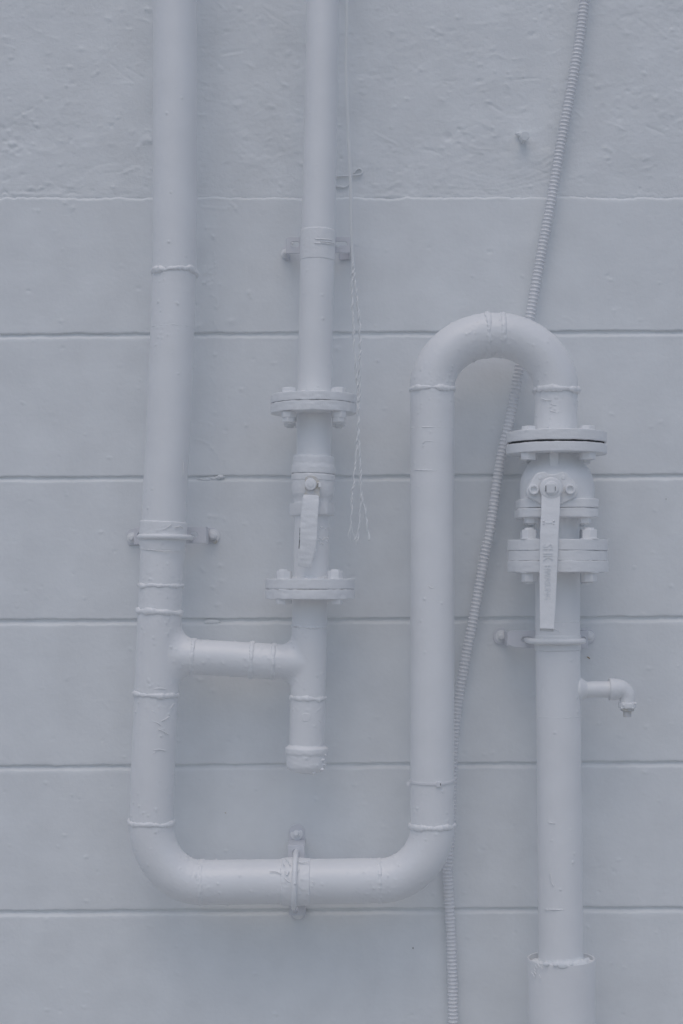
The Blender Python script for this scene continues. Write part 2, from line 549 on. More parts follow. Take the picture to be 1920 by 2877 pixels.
# surface nets for the blended tee fittings
def surf_net(fn, lo, hi, h, keep):
    lo = np.array(lo, float); hi = np.array(hi, float)
    dims = np.ceil((hi - lo) / h).astype(int) + 1
    ax = [lo[a] + np.arange(dims[a]) * h for a in range(3)]
    G = np.stack(np.meshgrid(*ax, indexing='ij'), -1)
    val = fn(G.reshape(-1, 3)).reshape(dims)
    sg = val < 0
    nx, ny, nz = dims
    acc = np.zeros((nx - 1, ny - 1, nz - 1, 3)); cnt = np.zeros((nx - 1, ny - 1, nz - 1))
    for a in range(3):
        o = [b for b in range(3) if b != a]
        sl0 = [slice(None)] * 3; sl1 = [slice(None)] * 3
        sl0[a] = slice(0, -1); sl1[a] = slice(1, None)
        v0 = val[tuple(sl0)]; v1 = val[tuple(sl1)]
        cross = (v0 < 0) != (v1 < 0)
        t = np.where(cross, v0 / np.where(cross, v0 - v1, 1), 0)
        pt = G[tuple(sl0)].copy(); pt[..., a] += t * h
        for p in (0, 1):
            for q in (0, 1):
                s = [slice(None)] * 3
                s[o[0]] = slice(p, dims[o[0]] - 1 + p); s[o[1]] = slice(q, dims[o[1]] - 1 + q)
                c = cross[tuple(s)]
                acc += pt[tuple(s)] * c[..., None]; cnt += c
    cell = cnt > 0
    V = acc[cell] / cnt[cell][:, None]
    idx = -np.ones(cell.shape, dtype=np.int64); idx[cell] = np.arange(len(V))
    for _ in range(3):
        e = 1e-4
        f0 = fn(V); g = np.stack([(fn(V + np.eye(3)[a] * e) - fn(V - np.eye(3)[a] * e)) / (2 * e) for a in range(3)], 1)
        V = V - g * (f0 / (g ** 2).sum(1))[:, None]
    g /= np.linalg.norm(g, axis=1, keepdims=True)
    quads = []
    for a in range(3):
        b, c = [(1, 2), (2, 0), (0, 1)][a]
        s0 = [slice(None)] * 3; s1 = [slice(None)] * 3
        for x in (b, c):
            s0[x] = slice(1, dims[x] - 1); s1[x] = slice(1, dims[x] - 1)
        s0[a] = slice(0, -1); s1[a] = slice(1, None)
        A = sg[tuple(s0)]; B = sg[tuple(s1)]
        ii = np.argwhere(A != B)
        if len(ii) == 0: continue
        ii2 = ii.copy(); ii2[:, b] += 1; ii2[:, c] += 1
        def at(db, dc):
            w = ii2.copy(); w[:, b] += db; w[:, c] += dc
            return idx[w[:, 0], w[:, 1], w[:, 2]]
        q = np.stack([at(-1, -1), at(0, -1), at(0, 0), at(-1, 0)], 1)
        flip = ~A[A != B]
        q[flip] = q[flip][:, ::-1]
        quads.append(q)
    Q = np.concatenate(quads)
    ok = keep(V)
    Q = Q[(Q >= 0).all(1)]
    Q = Q[ok[Q].all(1)]
    used = np.unique(Q); remap = -np.ones(len(V), dtype=np.int64); remap[used] = np.arange(len(used))
    return V[used], g[used], remap[Q]

def cyl_sdf(p, a, b, r):
    a = np.array(tuple(a)); b = np.array(tuple(b)); ax = (b - a) / np.linalg.norm(b - a)
    q = p - a; q = q - np.outer(q @ ax, ax)
    return np.linalg.norm(q, axis=1) - r

def smin(a, b, k):
    h = np.maximum(k - np.abs(a - b), 0) / k
    return np.minimum(a, b) - h * h * k * 0.25

# ------------------------------------------------------------------ the wall: relief map in photograph pixels
X0, X1, Y0, Y1, ST = -60, 1983, -60, 2943, 3.0
gx = np.arange(X0, X1 + ST, ST); gy = np.arange(Y0, Y1 + ST, ST)
GX, GY = np.meshgrid(gx, gy)
GX = GX.astype(np.float32); GY = GY.astype(np.float32)

edge_line = 552.0
mm = 0.001
up = 1 / (1 + np.exp((GY - edge_line) / 3.0))         # 1 on the plaster
H = np.zeros_like(GX)
# plaster
pl = 1.7 * fbm2(GX / 330, GY / 260, 3, 1) + 0.9 * fbm2(GX / 90, GY / 55, 3, 5)
msk = np.clip(0.55 + 1.5 * fbm2(GX / 210, GY / 150, 2, 9), 0.1, 1)
pl = pl + msk ** 1.6 * (0.9 * fbm2(GX / 15, GY / 12, 3, 13))
t1 = fbm2(GX / 120, GY / 75, 4, 21)
pl = pl + 0.75 * np.tanh(t1 * 16) * np.clip(fbm2(GX / 300, GY / 200, 2, 23) + 0.25, 0, 1)
pl = pl + 0.22 * fbm2(GX / 70 + GY / 160, GY / 9, 2, 29)
# boards
bd = 1.1 * fbm2(GX / 420, GY / 300, 3, 41) + 0.33 * fbm2(GX / 60, GY / 38, 3, 45) + 0.20 * fbm2(GX / 13, GY / 10, 2, 49) + 0.07 * fbm2(GX / 60, GY / 7, 2, 52)
H += (pl * up + bd * (1 - up)) * mm

rng = np.random.RandomState(5)
def window(x0, x1, y0, y1):
    a = max(0, int((x0 - X0) / ST)); b = min(len(gx), int((x1 - X0) / ST) + 2)
    c = max(0, int((y0 - Y0) / ST)); d = min(len(gy), int((y1 - Y0) / ST) + 2)
    return slice(c, d), slice(a, b)

def bump(x, y, r, h, ar=1.0, ang=0.0):
    w = window(x - 3 * r * max(1, ar), x + 3 * r * max(1, ar), y - 3 * r * max(1, ar), y + 3 * r * max(1, ar))
    if H[w].size == 0: return
    dx = GX[w] - x; dy = GY[w] - y
    u = (dx * math.cos(ang) + dy * math.sin(ang)) / ar; v = -dx * math.sin(ang) + dy * math.cos(ang)
    H[w] += 1.35 * h * mm * np.exp(-(u * u + v * v) / (r * r))

def stroke(pts, wd, h, kind='ridge', jit=2.0, seed=0):
    """ridge / step along a polyline (pixels); h in millimetres"""
    pts = np.array(pts, float)
    m = wd * 6 + 14
    w = window(pts[:, 0].min() - m, pts[:, 0].max() + m, pts[:, 1].min() - m, pts[:, 1].max() + m)
    if H[w].size == 0: return
    gxx = GX[w] + jit * fbm2(GX[w] / 16, GY[w] / 16, 2, seed + 100); gyy = GY[w] + jit * fbm2(GX[w] / 16, GY[w] / 16, 2, seed + 200)
    best = np.full(gxx.shape, 1e9); sgn = np.ones(gxx.shape); tt = np.zeros(gxx.shape)
    n = len(pts) - 1
    for i in range(n):
        a = pts[i]; b = pts[i + 1]; d = b - a; L = d.dot(d)
        t = np.clip(((gxx - a[0]) * d[0] + (gyy - a[1]) * d[1]) / L, 0, 1)
        ex = gxx - a[0] - t * d[0]; ey = gyy - a[1] - t * d[1]
        dist = np.hypot(ex, ey); c = d[0] * ey - d[1] * ex
        k = dist < best
        best = np.where(k, dist, best); sgn = np.where(k, np.sign(c), sgn); tt = np.where(k, (i + t) / n, tt)
    fade = np.clip(np.minimum(tt, 1 - tt) * 6, 0, 1) if kind != 'ridge' else np.clip(np.minimum(tt, 1 - tt) * 8 + 0.15, 0, 1)
    fade = fade * (0.65 + 0.6 * fbm2(gxx / 22, gyy / 22, 2, seed + 300))
    if kind == 'ridge':
        H[w] += h * mm * np.exp(-(best / wd) ** 2) * fade
    else:            # step: high on one side, easing back to the surface
        far = np.exp(-best / (wd * 5)); H[w] += h * mm * np.where(sgn < 0, far, 0) * fade * np.tanh(best / wd * 1.2)

# random nibs, craters, brush hairs
for _ in range(270):
    x = rng.uniform(0, 1920); y = rng.uniform(0, 545)
    bump(x, y, rng.uniform(2.5, 6), rng.choice([1, 1, -1]) * rng.uniform(0.5, 2.0), rng.uniform(1, 2.2), rng.uniform(-.5, .5))
for _ in range(330):
    x = rng.uniform(0, 1920); y = rng.uniform(565, 2870)
    bump(x, y, rng.uniform(2.4, 4.6), rng.choice([1, 1, 1, -1]) * rng.uniform(0.5, 1.7), rng.uniform(1, 1.8), rng.uniform(-.5, .5))
for _ in range(64):
    x = rng.uniform(0, 1920); y = rng.uniform(20, 530); l = rng.uniform(18, 90); a = rng.normal(0, .5)
    stroke([(x, y), (x + l * .5, y + l * .5 * math.sin(a) + rng.uniform(-5, 5)), (x + l, y + l * math.sin(a))], rng.uniform(2.4, 4.5), rng.choice([1, -1]) * rng.uniform(0.8, 2.0), 'ridge', 3, int(rng.randint(1e4)))
for _ in range(13):
    x = rng.uniform(0, 1900); y = rng.uniform(30, 500); l = rng.uniform(25, 70); b_ = rng.uniform(.3, .6)
    stroke([(x + l * math.cos(t), y - l * b_ * math.sin(t) * rng.uniform(.8, 1.2)) for t in np.linspace(rng.uniform(2.4, 3.6), rng.uniform(-.4, .9), 9)], rng.uniform(3, 4), rng.uniform(-2.0, 2.0), 'step', 6, int(rng.randint(1e4)))
for _ in range(34):
    x = rng.uniform(0, 1920); y = rng.uniform(600, 2850); l = rng.uniform(12, 50); a = rng.normal(0, .6)
    stroke([(x, y), (x + l * .5, y + rng.uniform(-5, 5)), (x + l, y + l * math.sin(a))], rng.uniform(2.2, 3.4), rng.uniform(0.4, 0.9), 'ridge', 3, int(rng.randint(1e4)))
# marks seen one by one on the plaster
stroke([(1290, 385), (1302, 366), (1316, 352), (1345, 345), (1385, 366), (1398, 385)], 4, 2.6, 'step', 2, 1)
stroke([(1292, 366), (1312, 370), (1344, 380), (1368, 384)], 3.4, 1.8, 'ridge', 2, 2)
stroke([(1318, 408), (1345, 416), (1390, 420)], 3.5, 1.5, 'ridge', 2, 3)
bump(1262, 384, 10, -3.2, 1.5, .5); bump(1290, 402, 5, -2, 1.3, 0); bump(1291, 362, 4, -3.0); bump(1300, 398, 8, 1.6, 1.4)
stroke([(1345, 156), (1370, 160), (1390, 150), (1420, 160), (1445, 164), (1492, 160)], 3.6, 1.7, 'ridge', 3, 4)
stroke([(1362, 234), (1384, 224), (1396, 214)], 3, 1.3, 'ridge', 2, 5)
for q in ((1391, 199), (1428, 202), (1428, 241), (1472, 214), (1492, 523), (1016, 226), (1810, 448)):
    bump(q[0], q[1], 4, 2.0)
for k in range(10):
    a0 = k * 9
    stroke([(1290 - a0 * .5, 470 + a0 * .8), (1390, 500 + a0 * .5), (1470, 470 + a0 * .7), (1540, 430 + a0), (1590, 395 + a0)], 3.2, 0.75 if k % 2 else -0.6, 'ridge', 3, 20 + k)
for k in range(6):
    stroke([(1590, 540 - k * 7), (1640, 500 - k * 6), (1700, 470 - k * 10)], 3, 0.7, 'ridge', 3, 40 + k)
stroke([(1660, 40), (1680, 40), (1710, 38)], 2.8, 1.6, 'ridge', 1, 50); stroke([(1740, 48), (1770, 42), (1800, 40)], 5, -1.6, 'ridge', 2, 51)
stroke([(1668, 230), (1672, 270), (1669, 330), (1673, 352)], 3, -1.2, 'ridge', 3, 52); stroke([(1680, 238), (1760, 230), (1800, 234)], 3, 1.0, 'ridge', 3, 53)
stroke([(1797, 474), (1830, 470), (1850, 462)], 4, 1.3, 'ridge', 2, 54)
# plaster between the two tall pipes
stroke([(604, 0), (622, 14), (640, 32)], 3, 2.0, 'ridge', 1, 60)
stroke([(645, 60), (690, 66), (712, 85), (722, 108), (690, 118)], 6, 1.5, 'step', 4, 61)
stroke([(620, 152), (650, 145), (685, 140)], 4, -2.2, 'ridge', 1.5, 62); stroke([(620, 158), (655, 152), (690, 147)], 3, 1.3, 'ridge', 1.5, 63)
stroke([(680, 172), (700, 180), (718, 190)], 5, 2.0, 'ridge', 2, 64); stroke([(565, 140), (580, 150), (594, 148)], 6, 2.0, 'ridge', 3, 65)
stroke([(570, 275), (620, 285), (648, 290)], 2.6, 0.9, 'ridge', 2, 66); bump(662, 295, 9, 1.9, 1.5); bump(620, 192, 8, 1.6)
stroke([(556, 90), (562, 110), (556, 130)], 6, 1.6, 'step', 3, 67); bump(835, 180, 7, 1.6); bump(810, 148, 7, 1.8, 1.5)
for k in range(60):
    bump(rng.uniform(610, 850), rng.uniform(290, 540), rng.uniform(3, 6), rng.uniform(-.9, .9), 2, rng.uniform(-.7, .3))
# plaster at far left
for k in range(26):
    bump(rng.uniform(-10, 60), rng.uniform(335, 440), rng.uniform(4, 9), rng.uniform(-2.4, 2.6), rng.uniform(1, 2), rng.uniform(-.5, .5))
for q in ((68, 322, 6), (92, 336, 4), (100, 350, 4), (108, 362, 4), (200, 392, 5), (274, 201, 4), (186, 240, 4), (417, 388, 12), (405, 396, 10), (390, 412, 6), (424, 396, 7), (312, 352, 6), (420, 26, 7), (410, 24, 5)):
    bump(q[0], q[1], q[2], rng.choice([-2.2, 2.4]))
stroke([(170, 540), (180, 520), (200, 508), (225, 508), (245, 485), (275, 466), (320, 460), (370, 466), (400, 472), (431, 482)], 4, -2.3, 'step', 3, 70)
stroke([(355, 486), (400, 494), (431, 500)], 3, 1.1, 'ridge', 2, 71); stroke([(180, 528), (205, 522), (215, 530), (240, 518)], 4, 2.0, 'ridge', 3, 72)
stroke([(0, 503), (20, 504), (30, 498)], 5, -3, 'ridge', 2, 73); stroke([(65, 538), (90, 536), (110, 540), (125, 530)], 4, -2.4, 'ridge', 3, 74)
stroke([(40, 420), (80, 418), (120, 426), (170, 432)], 7, 1.2, 'ridge', 5, 75)
stroke([(0, 545), (60, 548), (120, 545), (180, 546)], 7, 2.3, 'ridge', 4, 76)
# ring-shaped pit and cracks by the first joint
w_ = window(0, 30, 525, 560)
rr_ = np.hypot(GX[w_] - 13, (GY[w_] - 545)); H[w_] += mm * (-3.4 * np.exp(-((rr_ - 8) / 2.6) ** 2))
stroke([(560, 552), (600, 556), (640, 552), (668, 562), (690, 560)], 5, 2.0, 'ridge', 4, 80)
for q in ([(645, 570), (660, 580), (672, 598)], [(678, 570), (664, 585), (650, 600)], [(640, 590), (655, 586), (668, 590)], [(563, 580), (600, 585), (640, 588)]):
    stroke(q, 3.6, 1.8, 'ridge', 2, int(q[0][0]))
bump(182, 570, 5, 2); bump(108, 592, 5, 1.5); bump(96, 592, 4, 1.3); bump(205, 584, 5, 1.6, 1.6, -.5)
for k in range(22):
    q0 = rng.uniform(0, 1900); stroke([(q0, 547), (q0 + 25, 544 + rng.uniform(-4, 4)), (q0 + 60, 549)], rng.uniform(3, 5), rng.uniform(-3.2, 2.4), 'ridge', 5, 400 + k)
for k in range(8):
    stroke([(1000 + 110 * k, 549), (1050 + 110 * k, 546), (1100 + 110 * k, 551)], 4.5, rng.uniform(-2.4, 2.4), 'ridge', 4, 90 + k)
# old runs down the boards right of the tall pipe
px_, py_ = 612, 600
for k in range(26):
    nx_, ny_ = 606 + rng.uniform(-12, 14), py_ + 33
    stroke([(px_, py_), ((px_ + nx_) / 2 + 3, (py_ + ny_) / 2), (nx_, ny_)], 3.2, rng.uniform(0.3, 1.2), 'ridge', 3, 120 + k)
    if rng.rand() < .6: bump(nx_ + rng.uniform(-15, 15), ny_, rng.uniform(3, 6), rng.uniform(0.8, 1.8))
    px_, py_ = nx_, ny_
for q in ([(546, 1234), (570, 1240), (592, 1250), (600, 1266)], [(584, 1308), (594, 1322), (606, 1334)], [(556, 1184), (580, 1188), (598, 1196)], [(575, 627), (580, 640), (630, 641)], [(590, 655), (602, 668), (610, 682)]):
    stroke(q, 2.8, 1.2, 'ridge', 1.5, int(q[0][1]))
bump(701, 823, 7, 1.8); bump(706, 834, 4, 1.4); bump(651, 903, 8, 1.6, 1.5); bump(560, 915, 6, 1.8, 1.4, -.6); bump(692, 1196, 4, 1.8)
bump(948, 980, 7, 1.9, 1.3, .7); bump(770, 1020, 5, 1.2, 1.6)
for k in range(16):
    bump(585 + rng.uniform(-14, 22), 810 + rng.uniform(-75, 0), rng.uniform(3, 5), 1.4)
for q in ((590, 1450), (607, 1452), (566, 1596), (572, 1604), (620, 1590), (600, 1650), (612, 1700), (555, 1905), (562, 1912), (600, 1940)):
    bump(q[0], q[1], 5, 1.7, 1.3)
stroke([(555, 1912), (570, 1908), (566, 1916)], 4, 1.5, 'ridge', 1, 150); stroke([(596, 1900), (600, 1930), (594, 1950)], 3, .8, 'ridge', 3, 151)

def relief(x, y):
    """bilinear lookup; coarse undulation outside the frame"""
    u = np.clip((x - X0) / ST, 0, len(gx) - 1.001); v = np.clip((y - Y0) / ST, 0, len(gy) - 1.001)
    iu = u.astype(int); iv = v.astype(int); fu = u - iu; fv = v - iv
    return (H[iv, iu] * (1 - fu) * (1 - fv) + H[iv, iu + 1] * fu * (1 - fv) + H[iv + 1, iu] * (1 - fu) * fv + H[iv + 1, iu + 1] * fu * fv)

wall = thing('wall', (0, 0, 0), 'white painted wall of rough plaster above wide horizontal boards behind the pipes', 'wall')

cols = np.concatenate([-60 - np.cumsum(np.linspace(12, 160, 34))[::-1], np.arange(-60, 1981, 3.1), 1980 + np.cumsum(np.linspace(12, 160, 34))])

def band(name, ytop, ybot, mat, top_prof, bot_prof, base_d=0.0, seed=0, edge=(2.0, 2.0), step=3.1, parent=None):
    """one board or plaster field. ytop/ybot: functions of x giving the rows of its edges; profiles are (row offset, depth mm)"""
    x = cols
    fine = (x > -70) & (x < 1990)
    def jit(sd, a):
        j = a * (1.0 * fbm2(x / 55, x * 0 + sd, 3, sd) + 0.55 * fbm2(x / 13, x * 0 + sd * 2.0, 2, sd + 5))
        return np.where(fine, j, 0)
    yt = ytop(x) + jit(seed + 1, edge[0]); yb = ybot(x) + jit(seed + 2, edge[1])
    n = max(3, int((np.mean(yb) - np.mean(yt)) / step))
    if np.mean(yt) > 2940 or n > 400: n = 40 if np.mean(yt) > 2940 else n
    rows = []; deps = []; rel = []
    for o, dz in top_prof:
        rows.append(yt + o); deps.append(np.full_like(x, dz * mm)); rel.append(0.35)
    a = top_prof[-1][0]; b = bot_prof[0][0]
    for k in range(1, n):
        t = k / n
        rows.append((yt + a) * (1 - t) + (yb + b) * t); deps.append(np.zeros_like(x)); rel.append(1.0)
    for o, dz in bot_prof:
        rows.append(yb + o); deps.append(np.full_like(x, dz * mm)); rel.append(0.5)
    Y = np.array(rows); X = np.tile(x, (len(rows), 1)); Dp = np.array(deps) + base_d
    R = relief(X.ravel(), Y.ravel()).reshape(Y.shape) * np.array(rel)[:, None]
    inside = ((X > -60) & (X < 1980) & (Y > -60) & (Y < 2940))
    R = np.where(inside, R, 0)
    d = Dp + R
    k0 = D / F
    V = np.stack([(X - 960) * k0, -d, EYE + (HY - Y) * k0], -1)
    nr, nc = Y.shape
    i = np.arange(nr - 1)[:, None] * nc; j = np.arange(nc - 1)[None]
    f = np.stack([i + j, i + nc + j, i + nc + j + 1, i + j + 1], -1).reshape(-1, 4)
    return mesh_obj(name, V.reshape(-1, 3), f, mat, parent if parent else wall, sharp=None)

def lin(a, b):
    return lambda x: a + (b - a) * x / 1920.0
TOPP = [(-9.5, -8.0), (-8, -7.4), (-5.6, -5.8), (-3.2, -3.9), (-1.0, -2.0), (.6, -.8), (2.4, -.2), (5, 0)]
BOTP = [(-4.5, 0), (-2, -.3), (-.7, -1.0), (0, -2.0), (.3, -4.5), (.4, -8.2)]
gr = [(937, 951, 927, 943), (1339, 1353, 1331, 1347), (1740, 1756, 1731, 1747), (2151, 2166, 2138, 2153), (2558, 2575, 2547, 2562), (2966, 2981, 2955, 2970)]

# plaster field above
pt = lambda x: x * 0 - 60.0
band('plaster', pt, lambda x: x * 0 + 553.0, M_PLAST, [(-.1, 0), (2, 0)], [(-6, 0), (-3, -.1), (-1, -.4), (1, -.9), (3, -1.6), (4, -4)], base_d=-0.0048, seed=10, edge=(0, 4.2))
# its continuation above the picture, one coarse sheet
ku = D / F
box_d('upper_plaster', (cols[0] - 960) * ku, (cols[-1] - 960) * ku, EYE + (HY + 60) * ku, 4.6, -0.10, -0.0046, M_PLAST, wall)
prev_top = lambda x: x * 0 + 559.0
T1 = [(-10, -9.5), (-7, -7.2), (-4.6, -4.8), (-2.4, -2.4), (-.5, -.8), (1.6, -.1), (4.5, 0)]
for k, (l0, l1, r0, r1) in enumerate(gr):
    band('board', prev_top, lin(l0, r0), M_BOARD, T1 if k == 0 else TOPP, BOTP, seed=30 + 7 * k, edge=(2.2 if k else 4.6, 1.9))
    prev_top = lin(l1, r1)
band('board', prev_top, lambda x: x * 0 + 3301.0, M_BOARD, TOPP, [(-1, 0), (0, 0)], seed=99)
box_d('backing', (cols[0] - 960) * ku, (cols[-1] - 960) * ku, 0.0, EYE + (HY - 540) * ku, -0.16, -0.0076, M_BOARD, wall)
box_d('backing', (cols[0] - 960) * ku, (cols[-1] - 960) * ku, EYE + (HY - 540) * ku + .001, EYE + (HY + 60) * ku, -0.16, -0.0165, M_BOARD, wall)
# the ochre scratch right of the right bracket and the small dark chip low on a board
def chip(px, py, w, h, ang, mat, d=0.0016):
    pts = []
    for i in range(10):
        a = 2 * math.pi * i / 10
        u = w * math.cos(a); v = h * math.sin(a) * (1 + .3 * math.sin(3 * a))
        pts.append((px + u * math.cos(ang) - v * math.sin(ang), py + u * math.sin(ang) + v * math.cos(ang)))
    return slab('paint_chip', pts, d, 0.0012, mat, wall, bevel=0.0002)
chip(1654, 1848, 6, 1.6, .6, M_OCHRE); chip(1161, 2664, 1.1, 2.6, 0, M_DARK); chip(634, 2284, 3, 1.6, .9, M_RUST)
chip(1872, 1402, 1.1, 1.1, 0, M_DARK)
# bump of old filler over the joint beside the tall pipe
for i, (qx, qy, a_, b_) in enumerate(((618, 1341, .012, .006), (601, 1343, .016, .0045), (578, 1346, .022, .004))):
    blob('filler_lump', P(qx, qy, -.0035), (a_, .0045 + .002 * (i == 0), b_), M_BOARD, wall, 3 + i, n=40, m=28, rough=.6)
blob('filler_lump', P(598, 1748, -0.003), (0.024, 0.0035, 0.006), M_BOARD, wall, 6, n=40, m=24, rough=.3)

ground = box_d('ground', -40, 40, -0.2, 0.0, 0.0, 60, M_GRND, None, bev=0.001)
tag(ground, kind='structure')

# ------------------------------------------------------------------ wide pipework: downpipe, crossover, U, riser and arch
DP = 0.165
k_ = S(DP)
R4 = 61.6 * k_
def lx(y):      # centre of the tall left pipe
    return float(np.interp(y, [-900, 0, 600, 757, 1140, 1420, 1780, 2200, 2323], [493, 492.5, 491.5, 491, 476.5, 462, 447, 428.5, 425.5]))
def mx(y):      # centre of the middle pipe
    return float(np.interp(y, [-900, 0, 500, 740, 1040, 1220, 1460, 1700, 1860, 1950, 2090, 2170], [912, 907.5, 898, 892, 884.5, 882.6, 877, 870.7, 868, 866, 862.5, 861]))
def leftp(y0, y1, n=10):
    return [P(lx(y), y, DP) for y in np.linspace(y0, y1, n)]
def midp(y0, y1, d=DP, n=6):
    return [P(mx(y), y, d) for y in np.linspace(y0, y1, n)]

main = thing('pipework', P(440, 2479, DP), 'long wide white pipe dropping at left, turning along the bottom and rising into an arch', 'pipe')
DZ = (0, 0, 1)
yb0 = fy(754, 62, DP); yb1 = fy(1646, 62, DP); yb2 = fy(1720, 62, DP); yb3 = fy(1955, 62, DP); yb4 = fy(2321, 62, DP)
def lbead(yc, w, seed, wave=0.003):
    t = (P(lx(yc + 5), yc + 5, DP) - P(lx(yc - 5), yc - 5, DP))
    bead('weld_seam', P(lx(yc), yc, DP), t, R4, w, M_PIPE, main, seed, wave)
lbead(yb0, 0.0062, 1, 0.009); lbead(yb1, 0.0055, 2, .0035); lbead(yb2, 0.0068, 3, .003); lbead(yb3, 0.0058, 4, .003); lbead(yb4, 0.0062, 5, .005)
# elbows and riser
ex0, ey0 = lx(yb4), yb4
def ell(cx, cy, a, b, t0, t1, n=40, d=DP):
    return [P(cx + a * math.cos(t), cy - b * math.sin(t), d) for t in np.linspace(t0, t1, n)]
elbowL = [P(lx(yb4 - 2), yb4 - 2, DP)] + ell(566, yb4 + 4, 566 - ex0, 2479 - (yb4 + 4), math.pi, 1.5 * math.pi)[1:]
yr = fy(2329, 62, DP)
elbowR = ell(1066, yr + 2, 1215 - 1066, 2474 - (yr + 2), 1.5 * math.pi, 2 * math.pi)
bead('weld_seam', P(568, 2479, DP), (1, 0, -.01), R4, 0.0048, M_PIPE, main, 8, .003, flat=.45)
bead('weld_seam', P(1066, 2474, DP), (1, 0, 0), R4, 0.0048, M_PIPE, main, 9, .003, flat=.45)
bead('weld_seam', P(1215, yr, DP), DZ, R4, 0.0056, M_PIPE, main, 10, .003)
ya1, ya2 = fy(1087, 62, 0.16), fy(1090, 62, 0.16)
DA = 0.16
bead('weld_seam', P(1215, ya1, DP), DZ, R4, 0.0052, M_PIPE, main, 11, .0025)
bead('weld_seam', P(1563, ya2, DA), DZ, 62.5 * S(DA), 0.0068, M_PIPE, main, 12, .002)
bead('weld_seam', P(1368, 941, DP), (1, 0, 0), R4, 0.0062, M_PIPE, main, 13, .003, flat=.55)
bead('weld_seam', P(1411, 942, DP), (1, 0, 0), R4, 0.0045, M_PIPE, main, 14, .002, flat=.5)
# branch
by0 = lambda x: 1844.5 + (x - 540) * 0.0615
RB = 49.4 * k_
bt = P(700, by0(700), DP) - P(600, by0(600), DP)
for bx, w in ((543, .0048), (708, .0052), (769, .0046)):
    bead('weld_seam', P(bx, by0(bx), DP), bt, RB, w, M_PIPE, main, int(bx), .002, flat=.55)
ym0, ym1 = fy(1762, 49, DP), fy(1964, 49, DP)
for yy, w in ((ym0, .0030), (ym1, .0052)):
    bead('weld_seam', P(mx(yy), yy, DP), (0.04, 0, 1), RB, w, M_PIPE, main, int(yy), .003, flat=.6)

WELDS += [(tuple(P(566, 2500, DP + .05)), .045), (tuple(P(1068, 2490, DP + .05)), .045), (tuple(P(1372, 950, DP + .05)), .045), (tuple(P(484, 1566, DP + .05)), .03), (tuple(P(790, 2500, DP + .05)), .03), (tuple(P(880, 2496, DP + .05)), .03), (tuple(P(455, 945, DP + .05)), .04), (tuple(P(540, 1885, DP + .04)), .03), (tuple(P(1250, 1095, DP + .05)), .04)]
tube('pipe_section', leftp(-900, yb0, 12), R4, M_PIPE, main, seed=1, spat=.7)
tube('pipe_section', leftp(yb0, yb1, 14), R4, M_PIPE, main, seed=1)
tube('pipe_section', leftp(yb1, yb2), R4, M_PIPE, main, seed=1)
tube('pipe_section', leftp(yb3, yb4), R4 * .998, M_PIPE, main, seed=1, spat=1.4)
tube('elbow', elbowL, R4 * 1.012, M_PIPE, main, seed=1)
tube('pipe_section', [P(566, 2479, DP), P(1066, 2474, DP)], R4 * 1.015, M_PIPE, main, seed=1)
tube('elbow', elbowR, R4 * 1.005, M_PIPE, main, seed=1)
tube('pipe_section', [P(1215, yr, DP), P(1215, ya1, DP)], R4, M_PIPE, main, seed=1)
arcl = ell(1389.5, ya1 - 2, 174.5, ya1 - 2 - 941, math.pi, math.pi / 2 + .12, 36)
arcr = [P(1389.5 + 173.5 * math.cos(t), ya2 - 2 - (ya2 - 2 - 941) * math.sin(t), DP + (DA - DP) * (math.pi / 2 - t) / (math.pi / 2)) for t in np.linspace(math.pi / 2 - .12, 0, 36)]
tube('elbow', arcl, R4 * 1.015, M_PIPE, main, seed=1)
tube('pipe_section', [arcl[-1] + Vector((-.008, 0, -.0007)), (arcl[-1] + arcr[0]) / 2 + Vector((0, 0, .0008)), arcr[0] + Vector((.008, 0, -.0007))], R4 * 1.012, M_PIPE, main, seed=1)
tube('elbow', arcr, [R4 * 1.015, R4 * 1.01, 61.5 * S(DA)], M_PIPE, main, seed=1)
tube('pipe_section', [P(1563, ya2, DA), P(1561, 1222, DA)], 59.8 * S(DA), M_PIPE, main, seed=4, spat=1.2)

def tee(name, a1, b1, r1, a2, b2, r2, kk, lo, hi, keep, seed=1):
    def rad_dir(p, a, b):
        a = np.array(tuple(a)); b = np.array(tuple(b)); ax = (b - a) / np.linalg.norm(b - a)
        q = p - a; al = q @ ax; q = q - np.outer(al, ax); n = np.linalg.norm(q, axis=1)
        return n, q / np.maximum(n, 1e-6)[:, None], al
    def fn(p):
        n1, g1, _ = rad_dir(p, a1, b1); n2, g2, al = rad_dir(p, a2, b2)
        k = np.maximum(kk * np.clip(1 - (g1 * g2).sum(1), 0, 1), 1e-5)
        A = n1 - r1; B = np.maximum(n2 - r2, -al - .004)
        h = np.maximum(k - np.abs(A - B), 0) / k
        return np.minimum(A, B) - h * h * k * 0.25
    V, g, Q = surf_net(fn, lo, hi, 0.0032, keep)
    h = paint_offset(V, 1.0, seed, 1.0, 0)
    mesh_obj(name, V + g * h[:, None], Q, M_PIPE, main)
a1 = P(lx(yb2), yb2, DP); b1 = P(lx(yb3), yb3, DP)
aj = P(lx(1838), 1838, DP)
aj_ = P(lx(1838) + 20, by0(lx(1838) + 20), DP)
bj = P(543, by0(543), DP)
tee('tee', a1, b1, R4, aj_, bj, RB, 0.046, (a1.x - .1, -DP - .075, b1.z - .01), (bj.x + .01, -DP + .075, a1.z + .01),
    lambda V: (V[:, 2] < a1.z) & (V[:, 2] > b1.z) & (V[:, 0] < bj.x))
a2 = P(mx(ym0), ym0, DP); b2 = P(mx(ym1), ym1, DP)
cj = P(mx(1865) - 15, by0(mx(1865) - 15), DP); dj = P(769, by0(769), DP)
